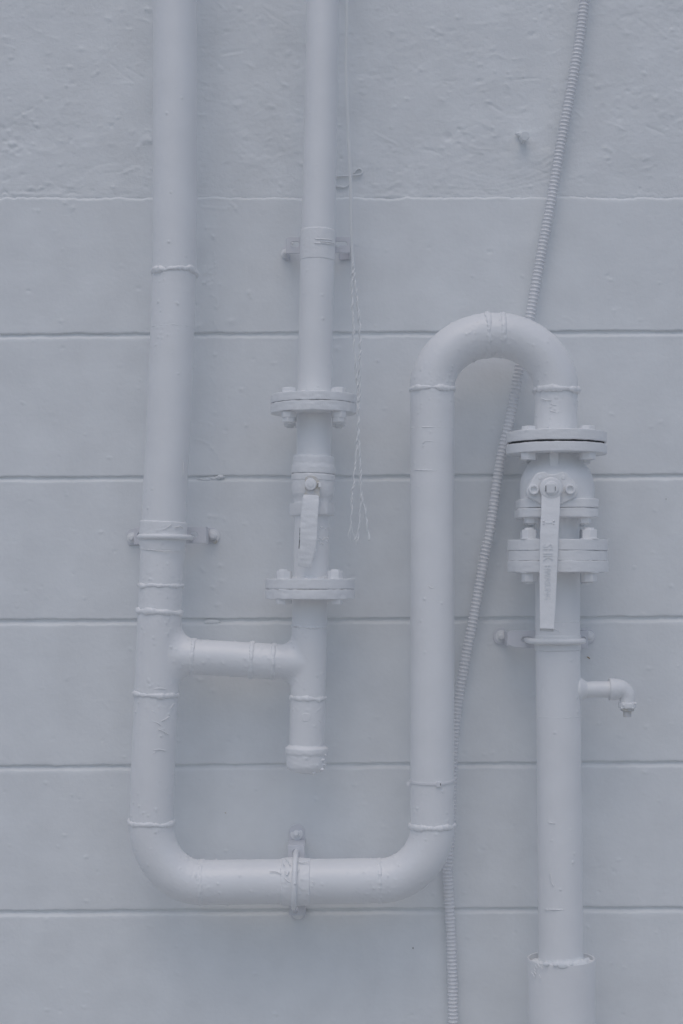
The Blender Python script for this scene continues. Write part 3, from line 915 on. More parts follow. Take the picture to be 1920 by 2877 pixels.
tee('tee', a2, b2, RB, cj, dj, RB, 0.032, (dj.x - .01, -DP - .06, b2.z - .01), (a2.x + .065, -DP + .06, a2.z + .01),
    lambda V: (V[:, 2] < a2.z) & (V[:, 2] > b2.z) & (V[:, 0] > dj.x))
tube('pipe_section', [P(536, by0(536), DP), P(708, by0(708), DP)], RB * .997, M_PIPE, main, ns=96, seed=1)
tube('pipe_section', [P(704, by0(704), DP), P(776, by0(776), DP)], RB * .999, M_PIPE, main, ns=96, seed=1)
tube('pipe_section', midp(1672, ym0), RB, M_PIPE, main, ns=96, seed=1)
tube('pipe_section', midp(ym1, 2112), RB, M_PIPE, main, ns=96, seed=2, spat=1.6)
capcl = (mx(2090), 2090, mx(2170), 2170)
cap = ring_px('end_cap', capcl, DP, [(2094, 48), (2100, 51), (2104, 57), (2108, 60.5), (2120, 60.5), (2126, 57), (2150, 56.5), (2160, 55), (2172, 46), (2174, 30), (2174, 1)], M_CAST, main, seed=9, rough=.0011, rad=.003, cap=True, spat=2.0)
for i, (qx, qy, r) in enumerate(((845, 2168, 5), (881, 2172, 7), (906, 2163, 6))):
    blob('paint_drip', P(qx, qy - 1, DP + .034), (r * k_, r * k_, r * k_ * .8), M_CAST, cap, i)
for i, (qx, qy, r) in enumerate(((905, 2135, 9), (898, 2120, 7), (910, 2121, 8), (890, 2150, 6), (908, 2148, 6))):
    blob('paint_lump', P(qx, qy, DP + math.sqrt(57 ** 2 - min(56, abs(qx - 861)) ** 2) * k_ - .002), (r * k_, r * k_ * .5, r * k_ * .5), M_CAST, cap, i + 20)
# square dab of old putty on the stub
slab('painted_sticker', rpoly([(848, 2008), (855, 2003), (872, 2005), (875, 2016), (866, 2028), (850, 2026)], 5), DP + RB + .0010, 0.004, M_PIPE, main, bevel=.0008)

# flange plates belonging to this pipework
def flange(name, cx, d, row0, row1, rpx, rin, parent, seed=0, rough=.0009, front=True, wob=0.0006, mat=None, rad=.0022, slope=0.0):
    """plate between two rows seen on its front rim"""
    a = fy(row0, rpx, d) if front else row0; b = fy(row1, rpx, d) if front else row1
    return ring_px(name, (cx - slope * 50, a - 50, cx + slope * 50, a + 50), d, [(a, rin), (a, rpx), (b, rpx), (b, rin), (a, rin)], mat or M_CAST, parent, front=False, seed=seed, rough=rough, rad=rad, wob=wob, spat=.8, ns=140)

# ------------------------------------------------------------------ bolts around a flange
def bolt_circle(parent, cx, d, rowA, rowB, Rp, ang0, headR, headH, nutR, nutH, head_up=True, collar=False, tip=0.004, second=False, seed=0, angs=None):
    """rowA, rowB: rows of the clamped stack's top and bottom (centre plane)"""
    k = S(d)
    for i in range(4):
        a = math.radians(ang0 + 90 * i)
        dx = Rp * k * math.cos(a); dy = Rp * k * math.sin(a)      # dy towards the wall
        top = P(cx, rowA, d) + Vector((dx, dy, 0)); bot = P(cx, rowB, d) + Vector((dx, dy, 0))
        rr = random.uniform(0, 1)
        wsh = (headR * k * 1.22, 0.0028) if collar else None
        if head_up:
            b = hexa('bolt', top, (0, 0, 1), headR * k, headH * k, M_CAST, parent, rot=rr, collar=wsh, shank=(headR * k * .55, tip) if tip else None, seed=seed + i)
            n = hexa('nut', bot, (0, 0, -1), nutR * k, nutH * k, M_CAST, b, rot=rr * 2, collar=wsh, seed=seed + 9 + i, shank=(nutR * k * .62, .006) if second else None)
            if second:
                hexa('nut', bot + Vector((0, 0, -nutH * k)), (0, 0, -1), nutR * k * .86, nutH * k * .75, M_CAST, b, rot=rr * 2 + .4, seed=seed + 19 + i, shank=(nutR * k * .5, .004))
        else:
            b = hexa('bolt', bot, (0, 0, -1), headR * k, headH * k, M_CAST, parent, rot=rr, collar=wsh, seed=seed + i, shank=(headR * k * .5, .006))
            n = hexa('nut', top, (0, 0, 1), nutR * k, nutH * k, M_CAST, b, rot=rr * 2, collar=wsh, seed=seed + 9 + i, shank=(nutR * k * .6, tip))
        rod('shank', top + Vector((0, 0, -.001)), bot + Vector((0, 0, .001)), headR * k * .42, M_CAST, b)

# ------------------------------------------------------------------ middle pipe from above, down to its flange
mid = thing('pipe', P(mx(1100), 1100, DP), 'narrower white pipe running straight down beside the cord to a thick bolted flange', 'pipe')
rm = lambda y: np.interp(y, [-900, 0, 640, 1100], [44.5, 45.2, 47.5, 48])
ys = np.linspace(-900, fy(1090, 48, DP) + 12, 14)
tube('pipe_section', [P(mx(y), y, DP) for y in ys], [float(rm(y)) * k_ for y in ys], M_PIPE, mid, ns=96, seed=21, spat=.6)
cfx = 881.0
A0 = fy(1097, 120, DP); A1 = fy(1122, 120, DP); A2 = fy(1123.2, 120, DP); A3 = fy(1151, 120, DP)
flange('flange', cfx, DP, A0, A1, 120, 40, mid, 31, front=False, rough=.0013, wob=.0009)
bead('weld_seam', P(cfx, A0 + 2, DP), DZ, 49 * k_, 0.0055, M_CAST, mid, 22, .002)

# ------------------------------------------------------------------ small lever valve between the two flanges
valve = thing('lever_valve', P(877, 1660, DP), 'small valve with a short paint-caked handle, bolted between flanges on the middle pipe', 'valve')
flange('flange', cfx, DP, A2, A3, 120, 40, valve, 32, front=False, rough=.0015, wob=.0009)
bolt_circle(valve, cfx + 2, DP, A0, A3, 98, 45, 21, 13, 21, 17, True, False, .0015, True, 41)
tube('pipe_section', [P(882.6, A3 - 6, DP), P(882.2, fy(1280, 49, DP), DP)], 48.6 * k_, M_PIPE, valve, ns=96, seed=33, spat=.3)
vcl = (882, 1275, 877.5, 1450)
ring_px('socket', vcl, DP, [(1276, 46), (1277, 55), (1282, 58), (1300, 58.5), (1306, 60.5), (1311, 61.5), (1326, 61.5), (1328, 59.5)], M_CAST, valve, seed=34, rough=.0012, rad=.0015, spat=1.0)
ring_px('body', vcl, DP, [(1327, 55), (1329.5, 60.5), (1332, 62), (1346, 62), (1348, 60.5), (1351, 60.5), (1375, 60.5), (1386, 59), (1398, 54), (1408, 51.5), (1420, 51.5)], M_CAST, valve, seed=35, rough=.0007, rad=.002, spat=.8)
hx = hexa('hexagon_end', P(877.5, 1414, DP), (0.02, 0, -1), 66 * k_, 36 * k_, M_CAST, valve, rot=.35, bev=.006, seed=36)
tube('pipe_section', [P(877, 1446, DP), P(874, 1632, DP)], 49.3 * k_, M_PIPE, valve, ns=96, seed=37, spat=1.5)
# handle
dv = DP + 62 * k_
rod('stem', P(874, 1360, DP + .03), P(874, 1360, dv + .020), 12 * k_, M_CAST, valve)
hexa('stem_nut', P(873.5, 1361, dv + .016), (0, -1, .02), 16.5 * k_, .009, M_CAST, valve, sides=20, seed=38, bev=.0025, shank=(9 * k_, .0015))
slab('handle_plate', rpoly([(858, 1340), (873, 1335), (890, 1340), (898, 1352), (900, 1384), (898, 1402), (855, 1402), (857, 1376)], 5), dv + .016, .005, M_RUST, valve)
slab('stop_tab', rpoly([(892, 1355), (903, 1355), (904, 1369), (893, 1369)], 2), dv + .022, .016, M_CAST, valve)
slab('tab_slot', [(893.2, 1357), (895, 1357), (894.4, 1368), (893, 1368)], dv + .0224, .001, M_DARK, valve, bevel=.0001)
dh = dv + .024
loft_rect('lever', [P(875.5, 1394, dh - .001), P(874, 1412, dh + .002), P(870, 1450, dh + .004), P(868, 1500, dh + .004), P(865, 1530, dh + .002), P(861, 1560, dh), P(857, 1582, dh - .002), P(856, 1590, dh - .004)],
          [.0395, .0425, .0440, .0440, .0430, .0385, .0350, .0320], [.014, .017, .018, .018, .017, .016, .014, .010], M_CAST, valve, expo=8, seed=39, rough=.0016, spat=1.0)
for i, (qx, qy, r) in enumerate(((854, 1469, 8), (883, 1508, 5), (884, 1520, 4), (886, 1547, 5))):
    blob('paint_lump', P(qx, qy, dh + .0045), (r * k_ * .8, r * k_ * .6, r * k_), M_CAST, valve, i + 40)
for i in range(22):
    a = random.uniform(-1, 1)
    blob('paint_lump', P(892 + (q_ := random.uniform(-2, 30)), 1478 + random.uniform(0, 58), DP + math.sqrt(max(0, 49 ** 2 - (16 + q_) ** 2)) * k_), (.0030, .0018, .0026), M_PIPE, valve, i + 60)
slab('paint_split', [(842.5, 1482), (844.5, 1484), (843.5, 1510), (841.5, 1542), (839.5, 1541), (841.5, 1508)], dh + .0098, .001, M_DARK, valve, bevel=.0001)
L0, L1, L2, L3 = fy(1626, 126, DP), fy(1655.2, 126, DP), fy(1656.2, 126, DP), fy(1684, 126, DP)
clx = 871.5
flange('flange', clx, DP, L0, L1, 125, 40, valve, 43, front=False, rough=.0008, wob=.0006)
bead('weld_seam', P(clx + 3, L0 - 1, DP), DZ, 49.5 * k_, .0042, M_CAST, valve, 44, .001, cluster=False)
bolt_circle(valve, clx - 1, DP, L0, L3, 102, 45, 21.5, 22, 22, 14, True, False, .004, False, 45)
flange('flange', clx, DP, L2, L3, 125, 40, main, 46, front=False, rough=.0016, wob=.001)

# ------------------------------------------------------------------ big lever valve on the right
DV = 0.165
kv = S(DV)
U0, U1, U2, U3 = fy(1203, 140, DV), fy(1233, 140, DV), fy(1239, 140, DV), fy(1266.5, 140, DV)
vx = 1563.5
flange('flange', vx, DV, U0, U1, 140, 50, main, 51, front=False, rough=.0009)
bead('weld_seam', P(1561, U0 + 1, DA), DZ, 60 * kv, .0035, M_CAST, main, 52, .001, cluster=False)
big = thing('flanged_valve', P(1567, 1607, DV), 'large white flanged valve under the arch with a long straight lever hanging down its front', 'valve')
ring_px('gasket', (vx, U1 - 50, vx, U1 + 50), DV, [(U1 - 2, 60), (U1 - 2, 133), (U2 + 2, 133), (U2 + 2, 60)], M_DARK, big, front=False, seed=53, rough=.0015)
flange('flange', vx, DV, U2, U3, 140.5, 30, big, 54, front=False, rough=.0007)
bolt_circle(big, vx, DV, U0, U3, 114, 41, 21.5, 11, 23, 20, True, False, .001, False, 55)
bcl = (vx, 1260, vx + 3, 1460)
ring_px('body', bcl, DV, [(1262, 62), (1284, 68), (1300, 80), (1318, 93), (1340, 101), (1365, 104), (1385, 104), (1403, 102)], M_CAST, big, seed=56, rough=.0005, rad=.006, spat=.4)
slab('body_rib', rpoly([(1545, 1262), (1570, 1262), (1570, 1310), (1545, 1310)], 3), DV + 84 * kv, .02, M_CAST, big)
for k, (r0, r1, rr, sx) in enumerate(((1400, 1425.8, 110, 0), (1427, 1453, 111, -2))):
    c = vx + 1 + sx
    hw = rr
    a0 = fy(r0, 95, DV); a1_ = fy(r1, 95, DV)
    kf = S(DV)
    # rounded square plates of the two-piece body
    cu = [(-hw, -72), (-72, -hw), (72, -hw), (hw, -72), (hw, 72), (72, hw), (-72, hw), (-hw, 72)]
    pts2 = rpoly(cu, 22, 6)
    prof = [(0, .90), (0, .985), (.03, 1.0), (.97, 1.0), (1.0, .985), (1.0, .9)]
    rings = []
    for t, sc in densify([(0, .6), (0.0, .985), (.06, 1.0), (.94, 1.0), (1.0, .985), (1.0, .6)], .12):
        row = a0 + (a1_ - a0) * t
        rings.append([tuple(P(c, row, DV) + Vector((q[0] * sc * kf, q[1] * sc * kf, 0))) for q in pts2])
    rings = np.array(rings)
    h = paint_offset(rings.reshape(-1, 3), 1, 57 + k, .5, .0008).reshape(rings.shape[:2])
    rings = rings + ring_normals(rings) * h[:, :, None]
    v, f = rings_mesh(rings, cap=True)
    mesh_obj('body_flange', v, f, M_CAST, big, sharp=50)
tube('neck', [P(vx + 2, fy(1450, 95, DV), DV), P(1566, 1520, DV)], 62 * kv, M_CAST, big, ns=96, seed=59, spat=.3)
# studs below the body flange
for i in range(4):
    a = math.radians(41 + 90 * i)
    off = Vector((104 * kv * math.cos(a), 104 * kv * math.sin(a), 0))
    pb = P(vx, fy(1453, 95, DV), DV) + off
    b = hexa('bolt', pb, (0, 0, -1), 19 * kv, 14 * kv, M_CAST, big, rot=random.random(), seed=61 + i, collar=(21 * kv, .002))
    rod('shank', pb + Vector((0, 0, -.012)), pb + Vector((0, 0, -.012 - .007)), 9 * kv, M_CAST, b)
Q0, Q1, Q2, Q3, Q4, Q5 = (fy(y, 141, DV) for y in (1514, 1545.2, 1545.7, 1574.2, 1574.7, 1607))
wx = 1567.0
flange('flange', wx, DV, Q0, Q1, 140, 50, big, 71, front=False, rough=.0006, rad=.0015)
flange('flange', wx, DV, Q2, Q3, 139, 50, big, 72, front=False, rough=.0007, rad=.0015)
bolt_circle(big, wx, DV, Q0, Q5, 116, 41, 21.5, 24, 22.5, 24, False, True, .005, False, 75)

lowr = thing('pipe', P(1576, 2700, DV), 'straight white pipe at right rising out of the sleeve, with a small side spout', 'pipe')
flange('flange', wx, DV, Q4, Q5, 141, 50, lowr, 73, front=False, rough=.0009, rad=.0015)
def rx(y): return float(np.interp(y, [1500, 1650, 1800, 2690, 3300], [1566, 1567, 1567.5, 1576.3, 1582]))
R4r = 62.4 * kv
tube('pipe_section', [P(rx(y), y, DV) for y in np.linspace(Q5 - 6, 2800, 14)], R4r, M_PIPE, lowr, seed=81, spat=.7)
# paint seam lines
def seam(parent, cx, row, d, r, w=.0012, seed=0, tilt=0.0):
    bead('paint_seam', P(cx, row, d), (tilt, 0, 1), r, w, M_PIPE, parent, seed, .0012, flat=.5, cluster=False)
seam(lowr, rx(1747), fy(1747, 62, DV), DV, R4r, .0011, 1); seam(lowr, rx(2016), fy(2016, 62, DV), DV, R4r, .0009, 2)
seam(main, 1215, fy(1199, 62, DP), DP, R4, .0009, 3); seam(main, 1215, fy(1320, 62, DP), DP, R4, .0011, 4)
seam(main, lx(912), fy(912, 62, DP), DP, R4, .0009, 5)

# spout
DSx = DV
def sp(px, py): return P(px, py, DSx)
spath = [sp(1612, 1937), sp(1716, 1937)]
tube('spout_pipe', spath, 23 * kv, M_PIPE, lowr, ns=56, seed=91, spat=.6, rough=.0004)
lathe('spout_base', sp(1618, 1937), (1, 0, 0), [(38 * kv, 0), (38 * kv, 8 * kv), (24 * kv, 28 * kv), (22 * kv, 32 * kv)], M_PIPE, lowr, ns=48, rough=.0006, rad=.002, seed=92)
el = [sp(1712, 1937), sp(1738, 1937)] + [sp(1738 + 25 * math.sin(t), 1962 - 25 * math.cos(t)) for t in np.linspace(.15, math.pi / 2, 12)] + [sp(1763, 1976)]
tube('spout_elbow', el, [31 * kv, 31 * kv, 30 * kv, 27 * kv, 24 * kv, 23 * kv, 22 * kv, 22 * kv], M_CAST, lowr, ns=56, step=.002, seed=93, rough=.0007, cap=True)
lathe('spout_rim', sp(1763, 1972), (0, 0, -1), [(20 * kv, 0), (25.5 * kv, 2 * kv), (25.5 * kv, 16 * kv), (18 * kv, 18.5 * kv), (2 * kv, 18.5 * kv)], M_CAST, lowr, ns=48, rough=.0008, seed=94)
hexa('spout_plug', sp(1763, 1988), (0, 0, -1), 19 * kv, 10 * kv, M_RUST, lowr, sides=14, seed=95, shank=(11.5 * kv, .015), bev=.003)
for i in range(7):
    blob('paint_lump', sp(1745 + i * 6 + random.uniform(-2, 2), 1976 + random.uniform(-4, 14)) + Vector((0, -.020, 0)), (.0035, .0025, .0022), M_CAST, lowr, i + 90)

# lever, stem and gland plate of the big valve
dg = DV + 104 * kv
slab('gland_plate', rpoly([(1479, 1385), (1483, 1370), (1500, 1340), (1508, 1329), (1531, 1324), (1540, 1332), (1552, 1333), (1583, 1325), (1594, 1329), (1624, 1364), (1626, 1384), (1616, 1399), (1575, 1418), (1524, 1418), (1485, 1396)], 6), dg + .012, .040, M_CAST, big, bevel=.003)
rod('stem', P(1548, 1373, DV), P(1548, 1373, dg + .030), 15 * kv, M_CAST, big, ns=24)
dl = dg + .024
loft_rect('lever', [P(1548, 1385, dl), P(1548, 1400, dl + .002), P(1547, 1440, dl + .010), P(1543.5, 1500, dl + .018), P(1541, 1600, dl + .024), P(1539, 1700, dl + .030), P(1537.5, 1750, dl + .033), P(1537, 1766, dl + .035)],
          [.046, .0475, .0470, .0460, .0445, .0400, .0362, .0355], [.008, .008, .008, .008, .008, .010, .012, .012], M_CAST, big, expo=9, seed=101, rough=.0003, spat=.35, hollow=True)
lathe('lever_hub', P(1548, 1373, dl - .006), (0, -1, 0), [(30 * kv, 0), (31.5 * kv, .002), (31.5 * kv, .010), (27 * kv, .0125), (19.5 * kv, .0135), (18.5 * kv, .0165), (14.5 * kv, .0175), (.5 * kv, .0175)], M_CAST, big, ns=56, rad=.001, seed=102, spat=.2)
slab('stem_end', rpoly([(1536, 1359), (1559, 1359), (1559, 1385), (1536, 1385)], 5), dl + .0145, .006, M_CAST, big)
slab('stem_gap', [(1533.5, 1364), (1535.4, 1364), (1535, 1381), (1533, 1380)], dl + .0118, .001, M_DARK, big, bevel=.0001)
slab('stem_gap', [(1560, 1367), (1561.6, 1367), (1561.4, 1379), (1560.2, 1379)], dl + .0118, .001, M_DARK, big, bevel=.0001)
for cx_, cy_, ri in ((1499, 1376.5, 8.5), (1601, 1375.5, 8.8)):
    lathe('socket_screw', P(cx_, cy_, dg + .010), (0, -1, 0), [(14 * kv, 0), (14.2 * kv, .011), (13 * kv, .0145), (ri * kv, .0145), (ri * kv * .95, .008), (.5 * kv, .008)], M_CAST, big, ns=32, rad=.0012, amp=.5, spat=0, seed=103)
for cx_, cy_, r_ in ((1518, 1342, 5.5), (1583, 1341.5, 6.5)):
    lathe('pin', P(cx_, cy_, dg + .010), (0, -1, 0), [(r_ * kv, 0), (r_ * kv, .0025), (r_ * .8 * kv, .0032), (.2 * kv, .0034)], M_CAST, big, ns=20, rad=.0005, amp=.2, spat=0, seed=104)

# cast lettering down the lever
def lettering(txt, px, py0, py1, cap_px, off):
    """reads downwards, tops of the letters to the right"""
    cu = bpy.data.curves.new('lettering', 'FONT'); cu.body = txt; cu.size = 1.0; cu.extrude = 0.0; cu.resolution_u = 3
    cu.offset = -0.004
    cu.extrude = 0.5
    tmp = bpy.data.objects.new('tmp', cu); col.objects.link(tmp)
    dgp = bpy.context.evaluated_depsgraph_get()
    me = bpy.data.meshes.new_from_object(tmp.evaluated_get(dgp)); bpy.data.objects.remove(tmp)
    n = len(me.vertices); co = np.empty(n * 3, np.float32); me.vertices.foreach_get('co', co); co = co.reshape(-1, 3)
    co[:, 0] = (co[:, 0] - co[:, 0].min()) / (co[:, 0].max() - co[:, 0].min())
    co[:, 1] = (co[:, 1] - co[:, 1].min()) / (co[:, 1].max() - co[:, 1].min()) - .5
    X = px + co[:, 1] * cap_px; Y = py0 + co[:, 0] * (py1 - py0)
    dd = np.interp(Y, [1440, 1500, 1600, 1700], [dl + .010, dl + .018, dl + .024, dl + .030]) + .0046 + (co[:, 2]) * off
    k = (D - dd) / F
    W = np.stack([(X - 960) * k, -dd, EYE + (HY - Y) * k], 1).astype(np.float32)
    me.vertices.foreach_set('co', W.ravel()); me.update()
    return link_mesh('lettering', me, M_CAST, big, False)
lettering('SHK', 1540, 1528, 1575, 28, .0038)
lettering('HWASUNG', 1539, 1588, 1683, 17, .0032)
lettering('I', 1543, 1467, 1470.5, 16, .0028)
for qx in (1528, 1556):
    for dy in (-5, 5):
        blob('lettering', P(qx + (2 if qx > 1540 else -2) * 0, 1468 + dy * .8, dl + .0185), (.0032, .0022, .003), M_CAST, big, qx + dy, n=12, m=8)

# ------------------------------------------------------------------ sleeve
slv = thing('pipe_sleeve', P(1581, 3200, DV), 'wider open sleeve around the foot of the right pipe, its rim crusted with mortar', 'pipe')
rs = 94.2
scl = (1577, 2691, 1582, 3290)
sk = kv
lathe('sleeve_wall', P(1577, 2691, DV), P(1582, 3290, DV) - P(1577, 2691, DV), [(90 * sk, 60 * sk), (90 * sk, 1 * sk), (91 * sk, 0), (93.5 * sk, 0), (rs * sk, 1.5 * sk), (rs * sk, 608 * sk)], M_PIPE, slv, ns=140, seed=111, rough=.0002, rad=.0006, spat=.4)
# mortar ring, lumpy
nA, nR = 180, 16
th = np.linspace(0, 2 * math.pi, nA, endpoint=False)
rings = []
cS = P(1577, 2691, DV)
for j in range(nR):
    t = j / (nR - 1)
    r = (60 + 31 * t) * sk
    x = cS.x + r * np.cos(th); y = cS.y + r * np.sin(th)
    pz = np.stack([x, y, np.zeros_like(x)], 1)
    hh = .008 * fbm3(pz / .026, 3, 7) + .005 * fbm3(pz / .008, 3, 8)
    hump = .010 * math.sin(math.pi * min(1, (1 - t) * .9 + .1) / 1.6) * (1 + 1.1 * np.cos(th + 1.2) * 0.6)
    z = cS.z - .012 + hump + hh * (.4 + t) + (.012 if j == 0 else .006 if j == 1 else 0) - .009 * t * (1 - np.cos(th * 2 + .6) * .5)
    rings.append(np.stack([x, y, z], 1))
v, f = rings_mesh(np.array(rings), cap=False)
mesh_obj('mortar_fill', v, f, M_PLAST, slv)
for i, (qx, qy, a_, b_) in enumerate(((1535, 2711, 9, 5), (1561, 2713, 7, 4), (1582, 2716, 14, 7), (1626, 2716, 10, 9), (1605, 2712, 7, 4))):
    off_ = (qx - 1577)
    blob('paint_drip', P(qx, qy - 1, DV + math.sqrt(rs ** 2 - off_ ** 2) * sk), (a_ * sk, .0028, b_ * sk), M_PLAST, slv, i + 130, rough=.12)

# ------------------------------------------------------------------ pipe clamps
def ear(parent, cx, cy, r, shape=None, d=.006):
    return slab('bracket_ear', shape or circ(cx, cy, r), d, .005, M_BRK, parent)

def anchor(parent, cx, cy, r=11, d=.006, out=.014, tilt=(0, 0), seed=0):
    ax = Vector((tilt[0], -1, tilt[1]))
    b = hexa('anchor_bolt', P(cx, cy, d), ax, r * S(d), .008, M_CAST, parent, rot=random.random(), seed=seed, collar=(r * 1.5 * S(d), .002), shank=(r * .62 * S(d), out), bev=.0015)
    return b

def ubolt(parent, cpx, cpy, d, Rc, rr, dback, horizontal=False, lean=0.0, seed=0):
    """rod bent round the front of the pipe; legs run back through the plate. Rc: bend radius (m)"""
    c = P(cpx, cpy, d); pts = []
    for t in np.linspace(0, math.pi, 40):
        a, b = math.cos(t) * Rc, math.sin(t) * Rc
        pts.append(c + (Vector((-b * 0 + lean * a, -b, a)) if horizontal else Vector((a, -b, lean * a))))
    def back(p): return Vector((p.x, -dback, p.z))
    pts = [back(pts[0])] + pts + [back(pts[-1])]
    tube('u_bolt', pts, rr, M_CAST, parent, ns=24, step=.002, seed=seed, amp=1.0, spat=.6, rough=.0004, cap=True)
    for q in (pts[0], pts[-1]):
        hexa('nut', Vector((q.x, -(dback + .010), q.z)), (0, 1, 0), rr * 1.9, .008, M_CAST, parent, seed=seed)

def leg(parent, x, y0, y1, d0, d1, t=.005):
    """upright strip from the wall out to the plate (seen edge-on): x row range in px at plate depth"""
    p0 = P(x, y0, d1); p1 = P(x, y1, d1)
    return box_d('bracket_leg', p0.x - t / 2, p0.x + t / 2, p1.z, p0.z, d0, d1, M_BRK, parent, .001)

GC = 'clamps holding the pipes to the wall'
DB = .104          # face of the clamp plates
def at_wall(px, d=DB):   # column at wall depth of something straight behind a column at depth d
    return 960 + (px - 960) * S(d) / S(.006)
def at_wall_y(py, d=DB):
    return HY + (py - HY) * S(d) / S(.006)

# left clamp
c1 = thing('pipe_clamp', P(lx(1506), 1506, .05), 'u-bolt clamp around the tall left pipe, rust under its right bolt', 'clamp', GC)
yl = fy(1506, 64, DP)
bL = ring_px('band', (lx(1470), 1470, lx(1545), 1545), DP, [(1463, 61), (1465, 66.5), (1500, 66.8), (1520, 66), (1543, 63.2), (1546, 61)], M_CAST, c1, seed=141, rough=.0010, rad=.001, spat=.9, wob=.0012)
ubolt(c1, 463, yl + 1.5, DP, 70 * k_, 7.2 * k_, DB - .02, seed=142, lean=-.01)
yp0, yp1 = 1480, 1527
slab('bracket_plate', rpoly([(380, 1482), (578, 1480), (578, 1526), (380, 1529)], 1.5), DB, .005, M_BRK, c1, holes=[slot(386, 400, 1504, 18), slot(536, 556, 1503, 17)])
leg(c1, 380, 1482, 1529, .002, DB - .001); leg(c1, 577.5, 1480, 1526, .002, DB - .001)
xl = at_wall(380); xr = at_wall(577.5)
ear(c1, 0, 0, 0, rpoly([(358, at_wall_y(1492)), (366, at_wall_y(1482)), (xl + 2, at_wall_y(1482)), (xl + 2, at_wall_y(1529)), (362, at_wall_y(1529)), (358, at_wall_y(1520))], 3))
ear(c1, 0, 0, 0, rpoly([(xr - 2, at_wall_y(1480)), (604, at_wall_y(1480)), (617, at_wall_y(1492)), (617, at_wall_y(1514)), (606, at_wall_y(1526)), (xr - 2, at_wall_y(1526))], 3))
anchor(c1, 372, 1511, 10, seed=143); anchor(c1, 599, 1505, 12.5, out=.012, seed=144)
slab('rust_stain', rpoly([(588, 1519), (602, 1517), (611, 1524), (606, 1529), (596, 1525)], 2), .0085, .002, M_RUST, c1, bevel=.0004)
for i in range(6):
    blob('paint_lump', P(598 + i * 2.6, 1518 + random.uniform(0, 8), .010), (.0022, .003, .0026), M_RUST, c1, i + 140)

# right clamp
c2 = thing('pipe_clamp', P(1567, 1802, .05), 'u-bolt clamp around the right pipe just under the end of the long lever', 'clamp', GC)
yl = fy(1802, 64, DV)
ring_px('band', (rx(1770), 1770, rx(1832), 1832), DV, [(1786, 62), (1788, 65), (1828, 65.3), (1831, 62)], M_CAST, c2, seed=151, rough=.0006, rad=.001, wob=.0006)
ubolt(c2, 1563, yl + 1, DV, 75 * kv, 8.3 * kv, DB - .02, seed=152)
slab('bracket_plate', rpoly([(1426, 1778), (1436, 1771), (1652, 1772), (1652, 1822), (1450, 1820), (1427, 1812)], [5, 4, 1, 1, 6, 8]), DB, .005, M_BRK, c2, holes=[slot(1464, 1496, 1796, 14), slot(1632, 1646, 1796, 14)])
leg(c2, 1428, 1776, 1815, .002, DB - .002); leg(c2, 1651, 1772, 1822, .002, DB - .001)
xl = at_wall(1428); xr = at_wall(1651)
ear(c2, 0, 0, 0, circ(1407, 1788, 23.5)[7:21] + [(xl + 3, 1765), (xl + 3, 1811)] if False else rpoly([(1384, 1788), (1392, 1768), (1408, 1763), (xl + 3, 1765), (xl + 3, 1811), (1408, 1812), (1391, 1807)], 14))
ear(c2, 0, 0, 0, rpoly([(xr - 3, 1765), (1653, 1766), (1668, 1771), (1675, 1788), (1669, 1804), (1655, 1811), (xr - 3, 1811)], 12))
anchor(c2, 1409, 1788, 11.5, out=.010, seed=153); anchor(c2, 1655, 1788, 10.5, out=.010, seed=154)

# top clamp
c3 = thing('pipe_clamp', P(mx(690), 690, .05), 'slotted bracket and paint-clogged band around the narrow middle pipe near its top', 'clamp', GC)
ring_px('band', (mx(640), 640, mx(724), 724), DP, [(637, 47), (639, 49.5), (690, 49.8), (722, 49.2), (724.5, 47)], M_CAST, c3, seed=161, rough=.0005, rad=.001, wob=.0009)
for i, (row, x0_, x1_) in enumerate(((671, 885, 935), (678, 900, 940), (683, 884, 940))):
    pts_ = []
    for q in np.linspace(x0_, x1_, 12):
        dx_ = (q - mx(680)); dq = DP + math.sqrt(max(4, 50.5 ** 2 - dx_ ** 2)) * k_
        pts_.append(P(q, row + (dx_ / 48) ** 2 * 5 + .6 * math.sin(q), dq))
    tube('paint_ridge', pts_, .0016, M_CAST, c3, ns=10, step=.002, seed=162 + i, spat=0, rough=.0006, cap=True)
slab('bracket_plate', rpoly([(805, 669), (812, 665), (984, 665), (985, 710), (805, 712)], [2, 3, 2, 2, 3]), DB + .004, .005, M_BRK, c3, holes=[slot(817, 842, 686, 14), slot(940, 976, 686, 15)])
leg(c3, 806, 670, 712, .002, DB + .002); leg(c3, 984, 666, 710, .002, DB + .002)
xl = at_wall(806); xr = at_wall(984)
ear(c3, 0, 0, 0, rpoly([(xl - 14, at_wall_y(676)), (xl + 3, at_wall_y(670)), (xl + 3, at_wall_y(712)), (xl - 8, at_wall_y(710)), (xl - 18, at_wall_y(698))], 4))
ear(c3, 0, 0, 0, rpoly([(xr - 30, at_wall_y(668)), (xr + 2, at_wall_y(668)), (xr + 2, at_wall_y(708)), (xr - 30, at_wall_y(710))], 4))
anchor(c3, xl - 6, at_wall_y(692), 9, seed=163)
rod('threaded_rod', P(822, 684, .02), P(822, 684, DB + .012), .0035, M_CAST, c3); rod('threaded_rod', P(944, 688, .02), P(944, 688, DB + .014), .0042, M_CAST, c3)
slab('bracket_hook', rpoly([(985, 690), (994, 690), (990, 716), (985, 714)], 2), DB + .006, .006, M_BRK, c3)

